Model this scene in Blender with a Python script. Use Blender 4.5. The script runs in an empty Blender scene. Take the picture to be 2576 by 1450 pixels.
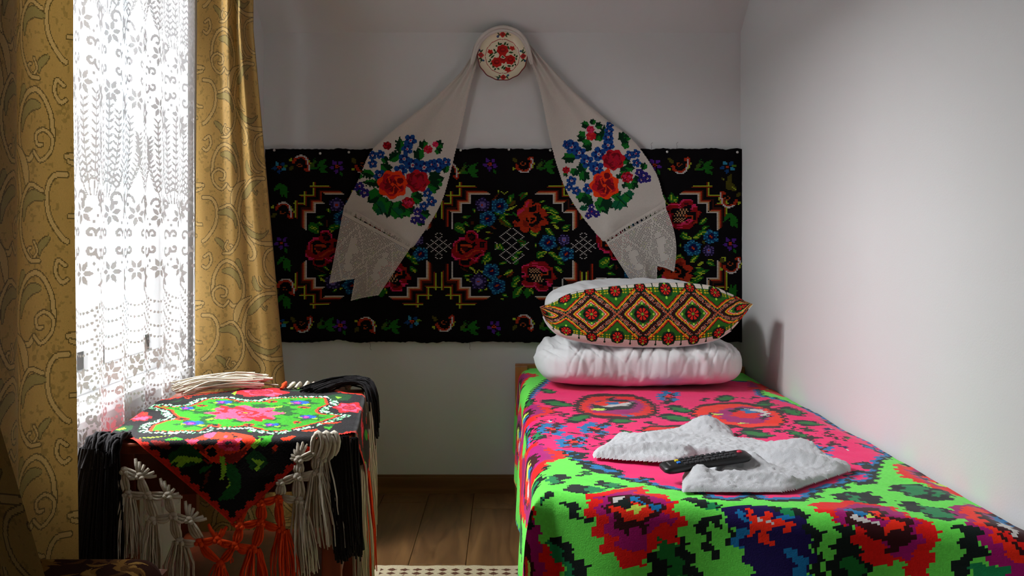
import bpy, bmesh, math, random
import numpy as np
from mathutils import Vector, Matrix

random.seed(7); RNG = np.random.default_rng(7)
S = bpy.context.scene
COL = S.collection
R = math.radians

# ------------------------------------------------------------------ camera
F, CX, CY, CAMH = 2400.0, 1268.0, 605.0, 1.058      # focal length / principal point in px of 2576x1450, eye height
cam_d = bpy.data.cameras.new('camera'); cam = bpy.data.objects.new('camera', cam_d); COL.objects.link(cam)
cam.location = (0, 0, CAMH); cam.rotation_euler = (R(90), 0, 0)
cam_d.sensor_width = 36; cam_d.lens = 36 * F / 2576
cam_d.shift_x = (1288 - CX) / 2576; cam_d.shift_y = -(725 - CY) / 2576
cam_d.clip_start = .02
S.camera = cam

# ------------------------------------------------------------------ world, daylight, exposure
w = bpy.data.worlds.new('sky'); S.world = w; w.use_nodes = True
nt = w.node_tree; bgn = nt.nodes['Background']
bgn.inputs[0].default_value = (.74, .87, .96, 1); bgn.inputs[1].default_value = 1.4

def area(name, loc, rot, sx, sy, power, col, spread=180):
    l = bpy.data.lights.new(name, 'AREA'); l.shape = 'RECTANGLE'; l.size = sx; l.size_y = sy
    l.energy = power; l.color = col; l.spread = R(spread)
    o = bpy.data.objects.new(name, l); COL.objects.link(o); o.location = loc; o.rotation_euler = rot
    return o
# daylight of the high sky outside the window in the left wall, the only light of the room
area('window_left_offscreen', (-2.05, 2.55, 3.00), (0, R(-45), 0), 1.5, 1.7, 430, (.95, .975, 1.0))

S.view_settings.view_transform = 'Standard'; S.view_settings.look = 'None'
S.view_settings.gamma = 1; S.view_settings.use_curve_mapping = False
S.view_settings.exposure = 0.80

# ------------------------------------------------------------------ helpers
def lin(h):
    h = h.lstrip('#'); v = [int(h[i:i+2], 16) / 255 for i in (0, 2, 4)]
    return tuple(x / 12.92 if x <= .04045 else ((x + .055) / 1.055) ** 2.4 for x in v)
def px3(px, py, d): return Vector(((px - CX) * d / F, d, CAMH + (CY - py) * d / F))

def tag(o, label=None, cat=None, group=None, kind=None):
    if label: o['label'] = label
    if cat: o['category'] = cat
    if group: o['group'] = group
    if kind: o['kind'] = kind
    return o
def empty(name, loc=(0, 0, 0), rz=0):
    o = bpy.data.objects.new(name, None); COL.objects.link(o); o.location = loc; o.rotation_euler = (0, 0, rz)
    o.empty_display_size = .05
    return o
def link(name, me, mat=None, parent=None, smooth=True):
    if mat: me.materials.append(mat)
    if smooth: me.polygons.foreach_set('use_smooth', np.ones(len(me.polygons), bool))
    o = bpy.data.objects.new(name, me); COL.objects.link(o)
    if parent: o.parent = parent
    return o
def bm_obj(name, bm, mat=None, parent=None, smooth=False, bevel=0):
    if bevel:
        bmesh.ops.bevel(bm, geom=bm.edges[:], offset=bevel, segments=2, profile=.6, affect='EDGES')
    bmesh.ops.recalc_face_normals(bm, faces=bm.faces[:])
    me = bpy.data.meshes.new(name); bm.to_mesh(me); bm.free()
    return link(name, me, mat, parent, smooth)
def box(bm, x0, x1, y0, y1, z0, z1):
    v = [bm.verts.new(p) for p in ((x0,y0,z0),(x1,y0,z0),(x1,y1,z0),(x0,y1,z0),(x0,y0,z1),(x1,y0,z1),(x1,y1,z1),(x0,y1,z1))]
    for f in ((0,3,2,1),(4,5,6,7),(0,1,5,4),(1,2,6,5),(2,3,7,6),(3,0,4,7)): bm.faces.new([v[i] for i in f])
def box_obj(name, x0, x1, y0, y1, z0, z1, mat, parent=None, bevel=0):
    bm = bmesh.new(); box(bm, x0, x1, y0, y1, z0, z1); return bm_obj(name, bm, mat, parent, False, bevel)
def quads_obj(name, P, Q, mat=None, parent=None, smooth=True):
    """P (n,3) points, Q (m,4) quads -> object"""
    me = bpy.data.meshes.new(name); me.vertices.add(len(P)); me.vertices.foreach_set('co', np.asarray(P, np.float32).ravel())
    m = len(Q); me.loops.add(m * 4); me.loops.foreach_set('vertex_index', np.asarray(Q, np.int32).ravel())
    me.polygons.add(m); me.polygons.foreach_set('loop_start', np.arange(0, m * 4, 4, dtype=np.int32))
    me.update(calc_edges=True); me.validate()
    return link(name, me, mat, parent, smooth)
def grid_q(nr, nc, wrap=False):
    """quads of a (nr x nc) vertex grid, row-major; wrap closes the columns"""
    r = np.arange(nr - 1)[:, None]; c = np.arange(nc if wrap else nc - 1)[None, :]
    c2 = (c + 1) % nc
    return np.stack([r*nc + c, r*nc + c2, (r+1)*nc + c2, (r+1)*nc + c], -1).reshape(-1, 4)
def tube(pts, rad, n=6, caps=True):
    """points along a curve -> (P, Q) tube; rad scalar or list"""
    pts = np.asarray(pts, float); k = len(pts); rad = np.broadcast_to(np.asarray(rad, float), (k,))
    t = np.gradient(pts, axis=0); t /= np.linalg.norm(t, axis=1)[:, None] + 1e-9
    up = np.array([.31, .22, .93]); a = np.cross(t, up); a /= np.linalg.norm(a, axis=1)[:, None] + 1e-9
    b = np.cross(t, a); th = np.linspace(0, 2*np.pi, n, endpoint=False)
    P = pts[:, None, :] + rad[:, None, None] * (np.cos(th)[None, :, None]*a[:, None, :] + np.sin(th)[None, :, None]*b[:, None, :])
    return P.reshape(-1, 3), grid_q(k, n, True)
class Acc:
    """collects tubes / grids into one mesh"""
    def __init__(s): s.P = []; s.Q = []; s.n = 0
    def add(s, P, Q): s.P.append(np.asarray(P)); s.Q.append(np.asarray(Q) + s.n); s.n += len(P)
    def tube(s, pts, rad, n=6): s.add(*tube(pts, rad, n))
    def ball(s, c, r, n=8, sq=(1, 1, 1)):
        u = np.linspace(.02, np.pi - .02, 6); v = np.linspace(0, 2*np.pi, n, endpoint=False)
        P = np.stack([np.sin(u)[:, None]*np.cos(v), np.sin(u)[:, None]*np.sin(v), np.cos(u)[:, None] + 0*v], -1)
        s.add((P * np.array(sq) * r + np.array(c)).reshape(-1, 3), grid_q(6, n, True))
    def build(s, name, mat, parent=None, smooth=True):
        return quads_obj(name, np.concatenate(s.P), np.concatenate(s.Q), mat, parent, smooth)
def cr(pts, n):
    """Catmull-Rom resample of a polyline to n points"""
    p = np.asarray(pts, float); p = np.vstack([2*p[0]-p[1], p, 2*p[-1]-p[-2]]); m = len(p) - 3
    t = np.linspace(0, m - 1e-9, n); i = t.astype(int); f = (t - i)[:, None]
    a, b, c, d = p[i], p[i+1], p[i+2], p[i+3]
    return .5*((2*b) + (-a+c)*f + (2*a-5*b+4*c-d)*f*f + (-a+3*b-3*c+d)*f**3)
def vnoise(x, y, seed=0):
    """smooth value noise on arrays"""
    xi = np.floor(x).astype(int); yi = np.floor(y).astype(int); fx = x - xi; fy = y - yi
    fx = fx*fx*(3-2*fx); fy = fy*fy*(3-2*fy)
    def h(a, b):
        n = (a*374761393 + b*668265263 + seed*1442695041) & 0x7fffffff
        n = ((n ^ (n >> 13)) * 1274126177) & 0x7fffffff
        return (n & 0xffff) / 65535.0 * 2 - 1
    return (h(xi, yi)*(1-fx) + h(xi+1, yi)*fx)*(1-fy) + (h(xi, yi+1)*(1-fx) + h(xi+1, yi+1)*fx)*fy

# ------------------------------------------------------------------ materials
MATS = {}
def mat(name, col=(.8, .8, .8), rough=.6, noise=None, bump=None, metal=0, sheen=0, spec=.5, attr=False, translucent=0, coat=0):
    """noise=(scale, amount) value variation; bump=(scale, strength[, stretch]) relief; attr -> colour from the woven pattern"""
    if name in MATS: return MATS[name]
    m = bpy.data.materials.new(name); m.use_nodes = True; n = m.node_tree.nodes; l = m.node_tree.links
    b = n['Principled BSDF']; b.inputs['Roughness'].default_value = rough; b.inputs['Metallic'].default_value = metal
    b.inputs['Specular IOR Level'].default_value = spec; b.inputs['Sheen Weight'].default_value = sheen
    b.inputs['Coat Weight'].default_value = coat
    tc = n.new('ShaderNodeTexCoord')
    src = None
    if attr:
        a = n.new('ShaderNodeAttribute'); a.attribute_name = 'Col'; src = a.outputs['Color']
    else:
        rgb = n.new('ShaderNodeRGB'); rgb.outputs[0].default_value = (*col, 1); src = rgb.outputs[0]
    if noise:
        t = n.new('ShaderNodeTexNoise'); t.inputs['Scale'].default_value = noise[0]; t.inputs['Detail'].default_value = 4
        mp = n.new('ShaderNodeMapRange'); mp.inputs[3].default_value = 1 - noise[1]; mp.inputs[4].default_value = 1 + noise[1]
        mx = n.new('ShaderNodeMix'); mx.data_type = 'RGBA'; mx.blend_type = 'MULTIPLY'; mx.inputs[0].default_value = 1
        l.new(tc.outputs['Object'], t.inputs['Vector']); l.new(t.outputs[0], mp.inputs[0])
        l.new(src, mx.inputs[6]); l.new(mp.outputs[0], mx.inputs[7]); src = mx.outputs[2]
    l.new(src, b.inputs['Base Color'])
    if bump:
        t = n.new('ShaderNodeTexNoise'); t.inputs['Scale'].default_value = bump[0]; t.inputs['Detail'].default_value = 3
        if len(bump) > 2:
            mpp = n.new('ShaderNodeMapping'); mpp.inputs['Scale'].default_value = bump[2]
            l.new(tc.outputs['Object'], mpp.inputs[0]); l.new(mpp.outputs[0], t.inputs['Vector'])
        else: l.new(tc.outputs['Object'], t.inputs['Vector'])
        bp = n.new('ShaderNodeBump'); bp.inputs['Strength'].default_value = bump[1]; bp.inputs['Distance'].default_value = .002
        l.new(t.outputs[0], bp.inputs['Height']); l.new(bp.outputs[0], b.inputs['Normal'])
    if translucent:
        tr = n.new('ShaderNodeBsdfTranslucent'); l.new(src, tr.inputs[0]); mxs = n.new('ShaderNodeMixShader')
        mxs.inputs[0].default_value = translucent; out = n['Material Output']
        l.new(b.outputs[0], mxs.inputs[1]); l.new(tr.outputs[0], mxs.inputs[2]); l.new(mxs.outputs[0], out.inputs[0])
    MATS[name] = m; return m
def wood_mat(name, c1, c2, rough=.45, axis=1, scale=1.0):
    if name in MATS: return MATS[name]
    m = bpy.data.materials.new(name); m.use_nodes = True; n = m.node_tree.nodes; l = m.node_tree.links
    b = n['Principled BSDF']; b.inputs['Roughness'].default_value = rough
    tc = n.new('ShaderNodeTexCoord'); mp = n.new('ShaderNodeMapping'); oi = n.new('ShaderNodeObjectInfo')
    sc = [14*scale]*3; sc[axis] = 1.1*scale; mp.inputs['Scale'].default_value = sc
    va = n.new('ShaderNodeVectorMath'); va.operation = 'ADD'; cm = n.new('ShaderNodeCombineXYZ')
    ml = n.new('ShaderNodeMath'); ml.operation = 'MULTIPLY'; ml.inputs[1].default_value = 37
    l.new(oi.outputs['Random'], ml.inputs[0]); [l.new(ml.outputs[0], cm.inputs[i]) for i in range(3)]
    l.new(tc.outputs['Object'], mp.inputs[0]); l.new(mp.outputs[0], va.inputs[0]); l.new(cm.outputs[0], va.inputs[1])
    t = n.new('ShaderNodeTexNoise'); t.inputs['Scale'].default_value = 1.6; t.inputs['Detail'].default_value = 6; t.inputs['Distortion'].default_value = 1.2
    l.new(va.outputs[0], t.inputs['Vector'])
    r = n.new('ShaderNodeValToRGB'); r.color_ramp.elements[0].position = .32; r.color_ramp.elements[1].position = .68
    r.color_ramp.elements[0].color = (*c1, 1); r.color_ramp.elements[1].color = (*c2, 1)
    l.new(t.outputs[0], r.inputs[0])
    hv = n.new('ShaderNodeHueSaturation'); mr = n.new('ShaderNodeMapRange'); mr.inputs[3].default_value = .85; mr.inputs[4].default_value = 1.15
    l.new(oi.outputs['Random'], mr.inputs[0]); l.new(mr.outputs[0], hv.inputs['Value']); l.new(r.outputs[0], hv.inputs['Color'])
    l.new(hv.outputs[0], b.inputs['Base Color'])
    bp = n.new('ShaderNodeBump'); bp.inputs['Strength'].default_value = .15; bp.inputs['Distance'].default_value = .001
    l.new(t.outputs[0], bp.inputs['Height']); l.new(bp.outputs[0], b.inputs['Normal'])
    MATS[name] = m; return m

# ------------------------------------------------------------------ woven / embroidered pattern canvas
class Cv:
    """a cloth pattern as a grid of stitches in design coordinates; shapes are laid on it, every cell becomes a face"""
    def __init__(s, x0, y0, x1, y1, nx, ny, bg=None):
        s.b = (x0, y0, x1, y1); s.nx = nx; s.ny = ny
        s.dx = (x1-x0)/nx; s.dy = (y1-y0)/ny
        s.xc = x0 + (np.arange(nx)+.5)*s.dx; s.yc = y0 + (np.arange(ny)+.5)*s.dy
        s.pal = []; s.key = {}; s.fn = None; s.o = (0, 0, 1)
        s.idx = np.full((ny, nx), -1, np.int32)
        if bg is not None: s.idx[:] = s.c(bg)
    def c(s, col):
        if col is None: return -1
        if col not in s.key:
            s.key[col] = len(s.pal); s.pal.append(lin(col) if isinstance(col, str) else col)
        return s.key[col]
    def at(s, ox, oy, sc, fn=None): s.o = (ox, oy, sc); s.fn = fn; return s      # trace-sheet origin and scale
    def M(s, pts):
        p = np.asarray(pts, float).reshape(-1, 2); p = np.stack([s.o[0] + p[:, 0]/s.o[2], s.o[1] + p[:, 1]/s.o[2]], 1)
        return s.fn(p) if s.fn else p
    def win(s, lo, hi):
        i0 = max(0, int((lo[0]-s.b[0])/s.dx)); i1 = min(s.nx, int((hi[0]-s.b[0])/s.dx)+2)
        j0 = max(0, int((lo[1]-s.b[1])/s.dy)); j1 = min(s.ny, int((hi[1]-s.b[1])/s.dy)+2)
        return i0, i1, j0, j1
    def _fill(s, p, col):
        i0, i1, j0, j1 = s.win(p.min(0), p.max(0))
        if i1 <= i0 or j1 <= j0: return
        X, Y = np.meshgrid(s.xc[i0:i1], s.yc[j0:j1]); ins = np.zeros(X.shape, bool)
        q = np.roll(p, 1, 0)
        for (ax, ay), (bx, by) in zip(p, q):
            if ay == by: continue
            ins ^= ((ay > Y) != (by > Y)) & (X < (bx-ax)*(Y-ay)/(by-ay) + ax)
        s.idx[j0:j1, i0:i1][ins] = s.c(col)
    def poly(s, pts, col): s._fill(s.M(pts), col)
    def P(s, col, txt):
        """polygons written as 'x,y x,y ...' separated by ';'"""
        for t in txt.split(';'):
            s.poly([tuple(map(float, a.split(','))) for a in t.split()], col)
    def L(s, col, w, txt):
        for t in txt.split(';'):
            s.line([tuple(map(float, a.split(','))) for a in t.split()], w, col)
    def ell(s, cx, cy, rx, ry, col, rot=0, n=20, lobes=0, amp=0, ph=0):
        th = np.linspace(0, 2*np.pi, n*(2 if lobes else 1), endpoint=False); k = 1 + amp*np.cos(lobes*th + ph)
        x = rx*k*np.cos(th); y = ry*k*np.sin(th); cr_, sr = math.cos(rot), math.sin(rot)
        s.poly(np.stack([cx + x*cr_ - y*sr, cy + x*sr + y*cr_], 1), col)
    def line(s, pts, w, col):
        """w: width in design units"""
        p = s.M(pts); k = s.c(col)
        for a, b in zip(p[:-1], p[1:]):
            lo = np.minimum(a, b) - w; hi = np.maximum(a, b) + w; i0, i1, j0, j1 = s.win(lo, hi)
            if i1 <= i0 or j1 <= j0: continue
            X, Y = np.meshgrid(s.xc[i0:i1], s.yc[j0:j1]); d = b-a; L2 = d@d + 1e-12
            t = np.clip(((X-a[0])*d[0] + (Y-a[1])*d[1])/L2, 0, 1)
            m = (X-a[0]-t*d[0])**2 + (Y-a[1]-t*d[1])**2 <= (w/2)**2
            s.idx[j0:j1, i0:i1][m] = k
    def leaf(s, x0, y0, x1, y1, wd, col, vein=None, bend=0, vw=None):
        d = np.array([x1-x0, y1-y0], float); L = np.hypot(*d); t = d/L; nrm = np.array([-t[1], t[0]])
        u = np.linspace(0, 1, 9); mid = np.array([x0, y0]) + u[:, None]*d + (bend*L*np.sin(np.pi*u))[:, None]*nrm
        h = (wd/2*np.sin(np.pi*u**.8))[:, None]*nrm
        s.poly(np.vstack([mid+h, (mid-h)[::-1]]), col)
        if vein: s.line(mid[1:-1], vw or s.dx*1.1, vein)
    def sheet(s, name, pos, material, parent=None, jitter=.06, rows=None, extra=None):
        """every stitch a quad; cells left empty stay open"""
        ny, nx = s.idx.shape
        us = s.b[0] + np.arange(nx+1)*s.dx; vs = s.b[1] + np.arange(ny+1)*s.dy
        U, V = np.meshgrid(us, vs); P = pos(U.ravel(), V.ravel())
        Q = grid_q(ny+1, nx+1); k = s.idx.ravel(); keep = k >= 0; Q = Q[keep]; k = k[keep]
        used = np.zeros(len(P), bool); used[Q.ravel()] = True; re = np.cumsum(used) - 1
        uv = np.stack([U.ravel(), V.ravel()], 1)[used]
        o = quads_obj(name, P[used], re[Q], material, parent)
        me = o.data; pal = np.array(s.pal); c = pal[k] * (1 + jitter*(RNG.random(len(k))[:, None]*2-1))
        a = me.color_attributes.new('Col', 'FLOAT_COLOR', 'CORNER')
        a.data.foreach_set('color', np.repeat(np.concatenate([c, np.ones((len(c), 1))], 1), 4, 0).astype(np.float32).ravel())
        return o
# ================================================================== the room
XL, XR, YB, YF = -1.008, .992, 4.0, -1.3
ZW = 1.93                                   # where the slope of the ceiling meets the back wall
plaster = mat('white_plaster', (.72, .71, .70), .92, noise=(1.3, .02), bump=(220, .12), spec=.2)
def struct(o): o['kind'] = 'structure'; return o

# floor: laminate planks running towards the window-less end, each plank its own piece
floor = struct(box_obj('floor', XL-.1, XR+.1, YF, YB+.1, -.06, -.012, mat('floor_underlay', (.12, .08, .05), .9)))
oak = wood_mat('oak_laminate', lin('#5e3f22'), lin('#805c36'), .42, 1)
pw = .187
pb = bmesh.new(); box(pb, 0, pw-.0016, 0, 1.298, -.012, 0); bmesh.ops.bevel(pb, geom=[e for e in pb.edges if all(v.co.z > -.001 for v in e.verts)], offset=.0012, segments=1, affect='EDGES')
plank_me = bpy.data.meshes.new('plank'); pb.to_mesh(plank_me); pb.free(); plank_me.materials.append(oak)
starts = [2.42, 3.12, 2.9, 2.55, 3.12, 3.76, 3.1, 2.8, 3.4, 2.6, 3.0, 3.5]
for i in range(11):
    x0 = -.124 - pw*5 + i*pw
    y = starts[i]
    while y > YF: y -= 1.3
    while y < YB:
        a, b_ = max(y, YF), min(y+1.3, YB)
        p = bpy.data.objects.new('plank', plank_me); COL.objects.link(p); p.parent = floor
        xa, xb = max(x0, XL), min(x0+pw, XR)
        p.location = (xa, a, 0); p.scale = ((xb-xa)/pw, (b_-a)/1.3, 1)
        y += 1.3

# back wall, right wall
struct(box_obj('wall_back', XL-.1, XR+.1, YB, YB+.1, 0, 2.75, plaster))
struct(box_obj('wall_right', XR, XR+.1, YF, YB, 0, 2.75, plaster))
# left wall with the window opening
WY0, WY1, WZ0, WZ1 = 1.94, 3.04, .655, 2.30
bm = bmesh.new()
for a in ((YF, WY0, 0, 2.75), (WY1, YB, 0, 2.75), (WY0, WY1, 0, WZ0-.03), (WY0, WY1, WZ1, 2.75)):
    box(bm, XL-.16, XL, a[0], a[1], a[2], a[3])
struct(bm_obj('wall_left', bm, plaster))
# rear wall of the room, behind the camera
struct(box_obj('wall_front', XL-.1, XR+.1, YF-.1, YF, 0, 2.75, plaster))
# ceiling: slopes up from the back wall, then level
cpaint = mat('ceiling_paint', (.72, .71, .70), .95, bump=(200, .1), spec=.2)
ys = 4.0 - (2.62-ZW)*1.43
bm = bmesh.new()
prof = [(YB, ZW), (ys, 2.62), (YF, 2.62), (YF, 2.74), (ys+.05, 2.74), (YB, ZW+.12)]
va = [bm.verts.new((XL-.02, y, z)) for y, z in prof]; vb = [bm.verts.new((XR+.02, y, z)) for y, z in prof]
bm.faces.new(va); bm.faces.new(vb[::-1])
for i in range(6): bm.faces.new((va[i], vb[i], vb[(i+1) % 6], va[(i+1) % 6]))
struct(bm_obj('ceiling', bm, cpaint))
# baseboards
oakb = wood_mat('oak_skirting', lin('#6b4725'), lin('#845c32'), .45, 0)
for nm, a in (('baseboard_back', (XL, XR, YB-.016, YB)), ('baseboard_right', (XR-.016, XR, YF, YB-.016)), ('baseboard_left', (XL, XL+.016, YF, YB-.016))):
    bm = bmesh.new(); box(bm, a[0], a[1], a[2], a[3], 0, .066); box(bm, a[0], a[1] - (.006 if nm == 'baseboard_right' else 0) if 0 else a[1], a[2] + (.005 if nm == 'baseboard_back' else 0), a[3], .066, .076)
    struct(bm_obj(nm, bm, oakb))

# window
upvc = mat('white_window_frame', (.78, .78, .78), .35)
win = struct(empty('window_1', (XL-.12, (WY0+WY1)/2, WZ0)))
def wpart(name, y0, y1, z0, z1, x0, x1, m=upvc, bev=.004, par=None):
    o = box_obj(name, x0, x1, y0, y1, z0, z1, m, None, bev); p = par or win
    o.parent = p; o.matrix_parent_inverse = Matrix.Translation(-Vector(win.location)); return o
wpart('window_sill', WY0-.04, WY1+.04, WZ0-.03, WZ0, XL-.16, XL+.012, mat('white_sill', (.8, .8, .8), .4))
for a in ((WY0, WY1, WZ0, WZ0+.06), (WY0, WY1, WZ1-.06, WZ1), (WY0, WY0+.06, WZ0+.06, WZ1-.06), (WY1-.06, WY1, WZ0+.06, WZ1-.06)):
    wpart('window_frame', *a, XL-.155, XL-.09)
ym = 2.56
wpart('mullion', ym-.045, ym+.045, WZ0+.06, WZ1-.06, XL-.15, XL-.085)
glass = bpy.data.materials.new('window_glass'); glass.use_nodes = True
gn = glass.node_tree.nodes; gl = glass.node_tree.links; gn.remove(gn['Principled BSDF'])
tr = gn.new('ShaderNodeBsdfTransparent'); gs = gn.new('ShaderNodeBsdfGlossy'); gs.inputs['Roughness'].default_value = .02
mx = gn.new('ShaderNodeMixShader'); mx.inputs[0].default_value = .05
gl.new(tr.outputs[0], mx.inputs[1]); gl.new(gs.outputs[0], mx.inputs[2]); gl.new(mx.outputs[0], gn['Material Output'].inputs[0])
for a in ((WY0+.05, ym-.04), (ym+.04, WY1-.05)):
    for s_ in ((a[0], a[0]+.05, WZ0+.06, WZ1-.06), (a[1]-.05, a[1], WZ0+.06, WZ1-.06), (a[0], a[1], WZ0+.06, WZ0+.115), (a[0], a[1], WZ1-.115, WZ1-.06)):
        wpart('sash', *s_, XL-.145, XL-.10)
    wpart('pane', a[0]+.045, a[1]-.045, WZ0+.11, WZ1-.11, XL-.126, XL-.122, glass, 0)
# ================================================================== bed, bedspread
BX0, BX1, BY0, BY1, BZ = .105, .975, 2.02, 3.965, .530
beech = wood_mat('beech_wood', lin('#9a5f2c'), lin('#b87a40'), .4, 2, .8)
bed = tag(empty('bed', (.53, 3.0, 0)), 'wooden single bed along the right wall under the bright floral bedspread', 'bed')
def part(par, o):
    o.parent = par; o.matrix_parent_inverse = par.matrix_basis.inverted() if par.type != 'EMPTY' else Matrix.Translation(-Vector(par.location)) if par.rotation_euler.z == 0 else par.matrix_basis.inverted(); return o
part(bed, box_obj('headboard', .046, .985, 3.945, 3.98, .0, .545, beech, None, .004))
for x in (.046, .935): part(bed, box_obj('leg', x, x+.05, 3.90, 3.945, 0, .54, beech, None, .003))
for x in (.115, .92): part(bed, box_obj('leg', x, x+.05, 2.10, 2.15, 0, .20, beech, None, .003))
part(bed, box_obj('side_rail', .085, .11, 2.08, 3.90, .10, .32, beech, None, .003))
part(bed, box_obj('side_rail', .955, .98, 2.08, 3.90, .10, .32, beech, None, .003))
def slant(name, x0, x1, yl, yr, yb0, yb1, z0, z1, m, bev):
    # a board or block whose foot end runs slightly askew, like the bed's
    bm = bmesh.new(); v = [bm.verts.new(p) for p in ((x0,yl,z0),(x1,yr,z0),(x1,yb1,z0),(x0,yb0,z0),(x0,yl,z1),(x1,yr,z1),(x1,yb1,z1),(x0,yb0,z1))]
    for f in ((0,3,2,1),(4,5,6,7),(0,1,5,4),(1,2,6,5),(2,3,7,6),(3,0,4,7)): bm.faces.new([v[i] for i in f])
    return bm_obj(name, bm, m, None, False, bev)
part(bed, slant('footboard', .11, .955, 2.09, 1.865, 2.115, 1.89, .10, .32, beech, .003))
part(bed, slant('mattress', .125, .965, 2.09, 1.845, 3.94, 3.94, .32, BZ-.02, mat('mattress_ticking', (.6, .6, .55), .9), .03))

FOOT, SK = 2.035, .290                             # the foot edge of the top: y = FOOT - SK * (distance from the left edge)
G, K, T, RD, MG, PK, DM, OR, BL, WH, YE, NV, FG = ('#6ff054', '#0c1b17', '#128a4e', '#f2140a', '#ad0a70', '#ff1670', '#3a060c', '#ff2a0c', '#0f78b4', '#d9d4d0', '#cfee58', '#170650', '#15792e')
HB = BY1 - FOOT                                     # length of the top, after which the cloth turns down
bs = Cv(-.36, 0, .872, HB + .58, 123*2, 256*2, G)
def bed_ab(p):
    """trace-sheet point -> cloth coordinates (across, along) on the top or on the hanging foot end"""
    x, y = p[:, 0], p[:, 1]; h = CAMH - BZ
    d = F*h/np.maximum(y - CY, 1); a = (x-CX)*d/F - BX0; b = BY1 - d
    fr = d < FOOT - SK*a; df = (FOOT - .012 + SK*BX0)/(1 + SK*(x-CX)/F)
    a2 = (x-CX)*df/F - BX0; a = np.where(fr, a2, a); b = np.where(fr, BY1 - df + (y-CY)*df/F - h, b)
    return np.stack([a, b], 1)
z1 = lambda: bs.at(1270, 880, 2.543, bed_ab)
z2 = lambda: bs.at(1880, 880, 2.545, bed_ab)
z8 = lambda: bs.at(1280, 1180, 3.788, bed_ab)
# --- pink field with blue and black edging
z1()
field = ('215,250 150,330 130,450 132,560 150,640 168,672 250,642 345,622 420,640 470,690 560,722 720,770 760,800 900,815 1000,862 1130,888 '
 '1250,900 1320,935 1420,945 1490,925 1545,905 1600,925 1690,948 1850,942 1960,872 2060,850 2110,835 2180,800 2300,770 2330,700 2420,622 '
 '2300,560 2200,500 2100,450 2040,420 1960,390 1880,345 1780,320 1600,285 1560,200 800,140 300,180')
fp = [tuple(map(float, a.split(','))) for a in field.split()]
bs.line(fp + fp[:1], .052, K); bs.line(fp + fp[:1], .027, BL); bs.poly(fp, PK)
def lf(x0, y0, x1, y1, wd, c2=None, bend=0):
    bs.leaf(x0, y0, x1, y1, wd, K, None, bend)
    k = .16; bs.leaf(x0+(x1-x0)*k, y0+(y1-y0)*k, x1-(x1-x0)*k*.5, y1-(y1-y0)*k*.5, wd*.55, c2 or FG, None, bend)
for a in ((210,322,455,352,44), (370,452,560,420,60), (640,452,830,452,46), (960,408,1205,438,50), (1015,352,1205,388,44), (1330,312,1480,298,44),
          (1320,482,1500,470,28), (1590,330,1740,352,40), (1735,370,1925,412,46), (1470,508,1725,545,62), (1830,455,2045,472,34), (1785,508,1955,562,40),
          (720,520,800,520,22), (455,800,560,760,30), (210,250,330,270,30)): lf(*a)
# roses on the pink field
bs.P(DM, '432,385 438,325 500,285 620,276 800,283 905,305 968,350 972,395 900,428 760,442 600,438 490,415')
bs.P(RD, '470,375 480,330 540,295 640,290 800,295 880,318 930,350 935,388 880,412 750,425 610,420 510,402')
bs.P(MG, '555,400 520,360 560,322 680,303 840,312 890,350 850,392 720,412')
bs.P(K, '540,348 600,316 760,308 835,330 800,372 640,388 560,372')
bs.P(OR, '545,332 640,316 775,324 700,346 590,350'); bs.P(BL, '640,330 700,321 735,330 660,346;740,412 800,408 830,415 770,424')
bs.P(WH, '608,352 680,340 810,322 772,350 650,362'); bs.P(YE, '545,372 600,369 642,386 562,392')
bs.P(DM, '1165,405 1220,348 1350,333 1500,328 1640,350 1755,388 1800,445 1755,486 1560,496 1400,474 1260,446')
bs.P(OR, '1195,400 1240,358 1360,345 1500,342 1620,362 1730,398 1775,445 1730,474 1560,482 1410,462 1280,436')
bs.P(MG, '1330,400 1400,372 1520,355 1640,375 1700,420 1650,450 1520,462 1400,440')
bs.P(K, '1410,390 1480,365 1580,368 1670,392 1690,425 1620,440 1640,405 1560,392 1470,398')
bs.P(RD, '1480,385 1560,385 1620,410 1600,430 1480,425 1430,410'); bs.P(BL, '1480,372 1560,380 1620,400 1540,402;1240,410 1300,405 1330,415 1270,420')
bs.P(WH, '1520,368 1640,380 1682,402 1668,422 1630,415 1640,400 1560,382'); bs.P(YE, '1310,398 1385,404 1330,412;1480,450 1540,455 1500,462')
bs.P(DM, '835,512 900,482 1050,468 1200,472 1180,500 1120,520 870,524'); bs.P(RD, '870,505 940,488 1100,478 1150,486 1080,505 890,515')
bs.P(DM, '1440,520 1500,530 1480,560 1450,545')
# little blue flowers and scribbled tendrils
def bflow(x, y, w_=100, h_=34):
    for dx, dy in ((-.62, .35), (-.25, -.55), (.62, -.3), (.5, .55), (-.75, -.1)):
        bs.ell(x+dx*w_, y+dy*h_*1.5, w_*.36, h_*.48, BL)
    for dx, dy in ((-.3, .1), (.25, -.35), (.3, .2), (0, .45)): bs.ell(x+dx*w_, y+dy*h_*1.3, w_*.2, h_*.34, DM)
    bs.ell(x, y, w_*.22, h_*.28, OR)
for a in ((288,500,92,30), (568,500,96,30), (420,578,96,32), (2000,640,90,30), (1040,292,70,22), (1760,595,60,20), (2070,300,50,12)): bflow(*a)
bs.L(DM, .011, '185,430 250,410 320,405 400,400;150,520 190,500 240,440;300,360 260,390 180,400;390,520 470,530 560,560 640,575;560,610 640,580 700,560;2040,520 2100,560 2160,580;1900,560 1990,600')
bs.P(K, '170,590 240,588 200,620 165,650;175,640 235,600 215,640'); bs.P(NV, '160,420 195,400 185,420;280,445 310,430 300,455'); bs.P(WH, '150,430 175,412 165,432;250,452 285,444 270,458')
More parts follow.
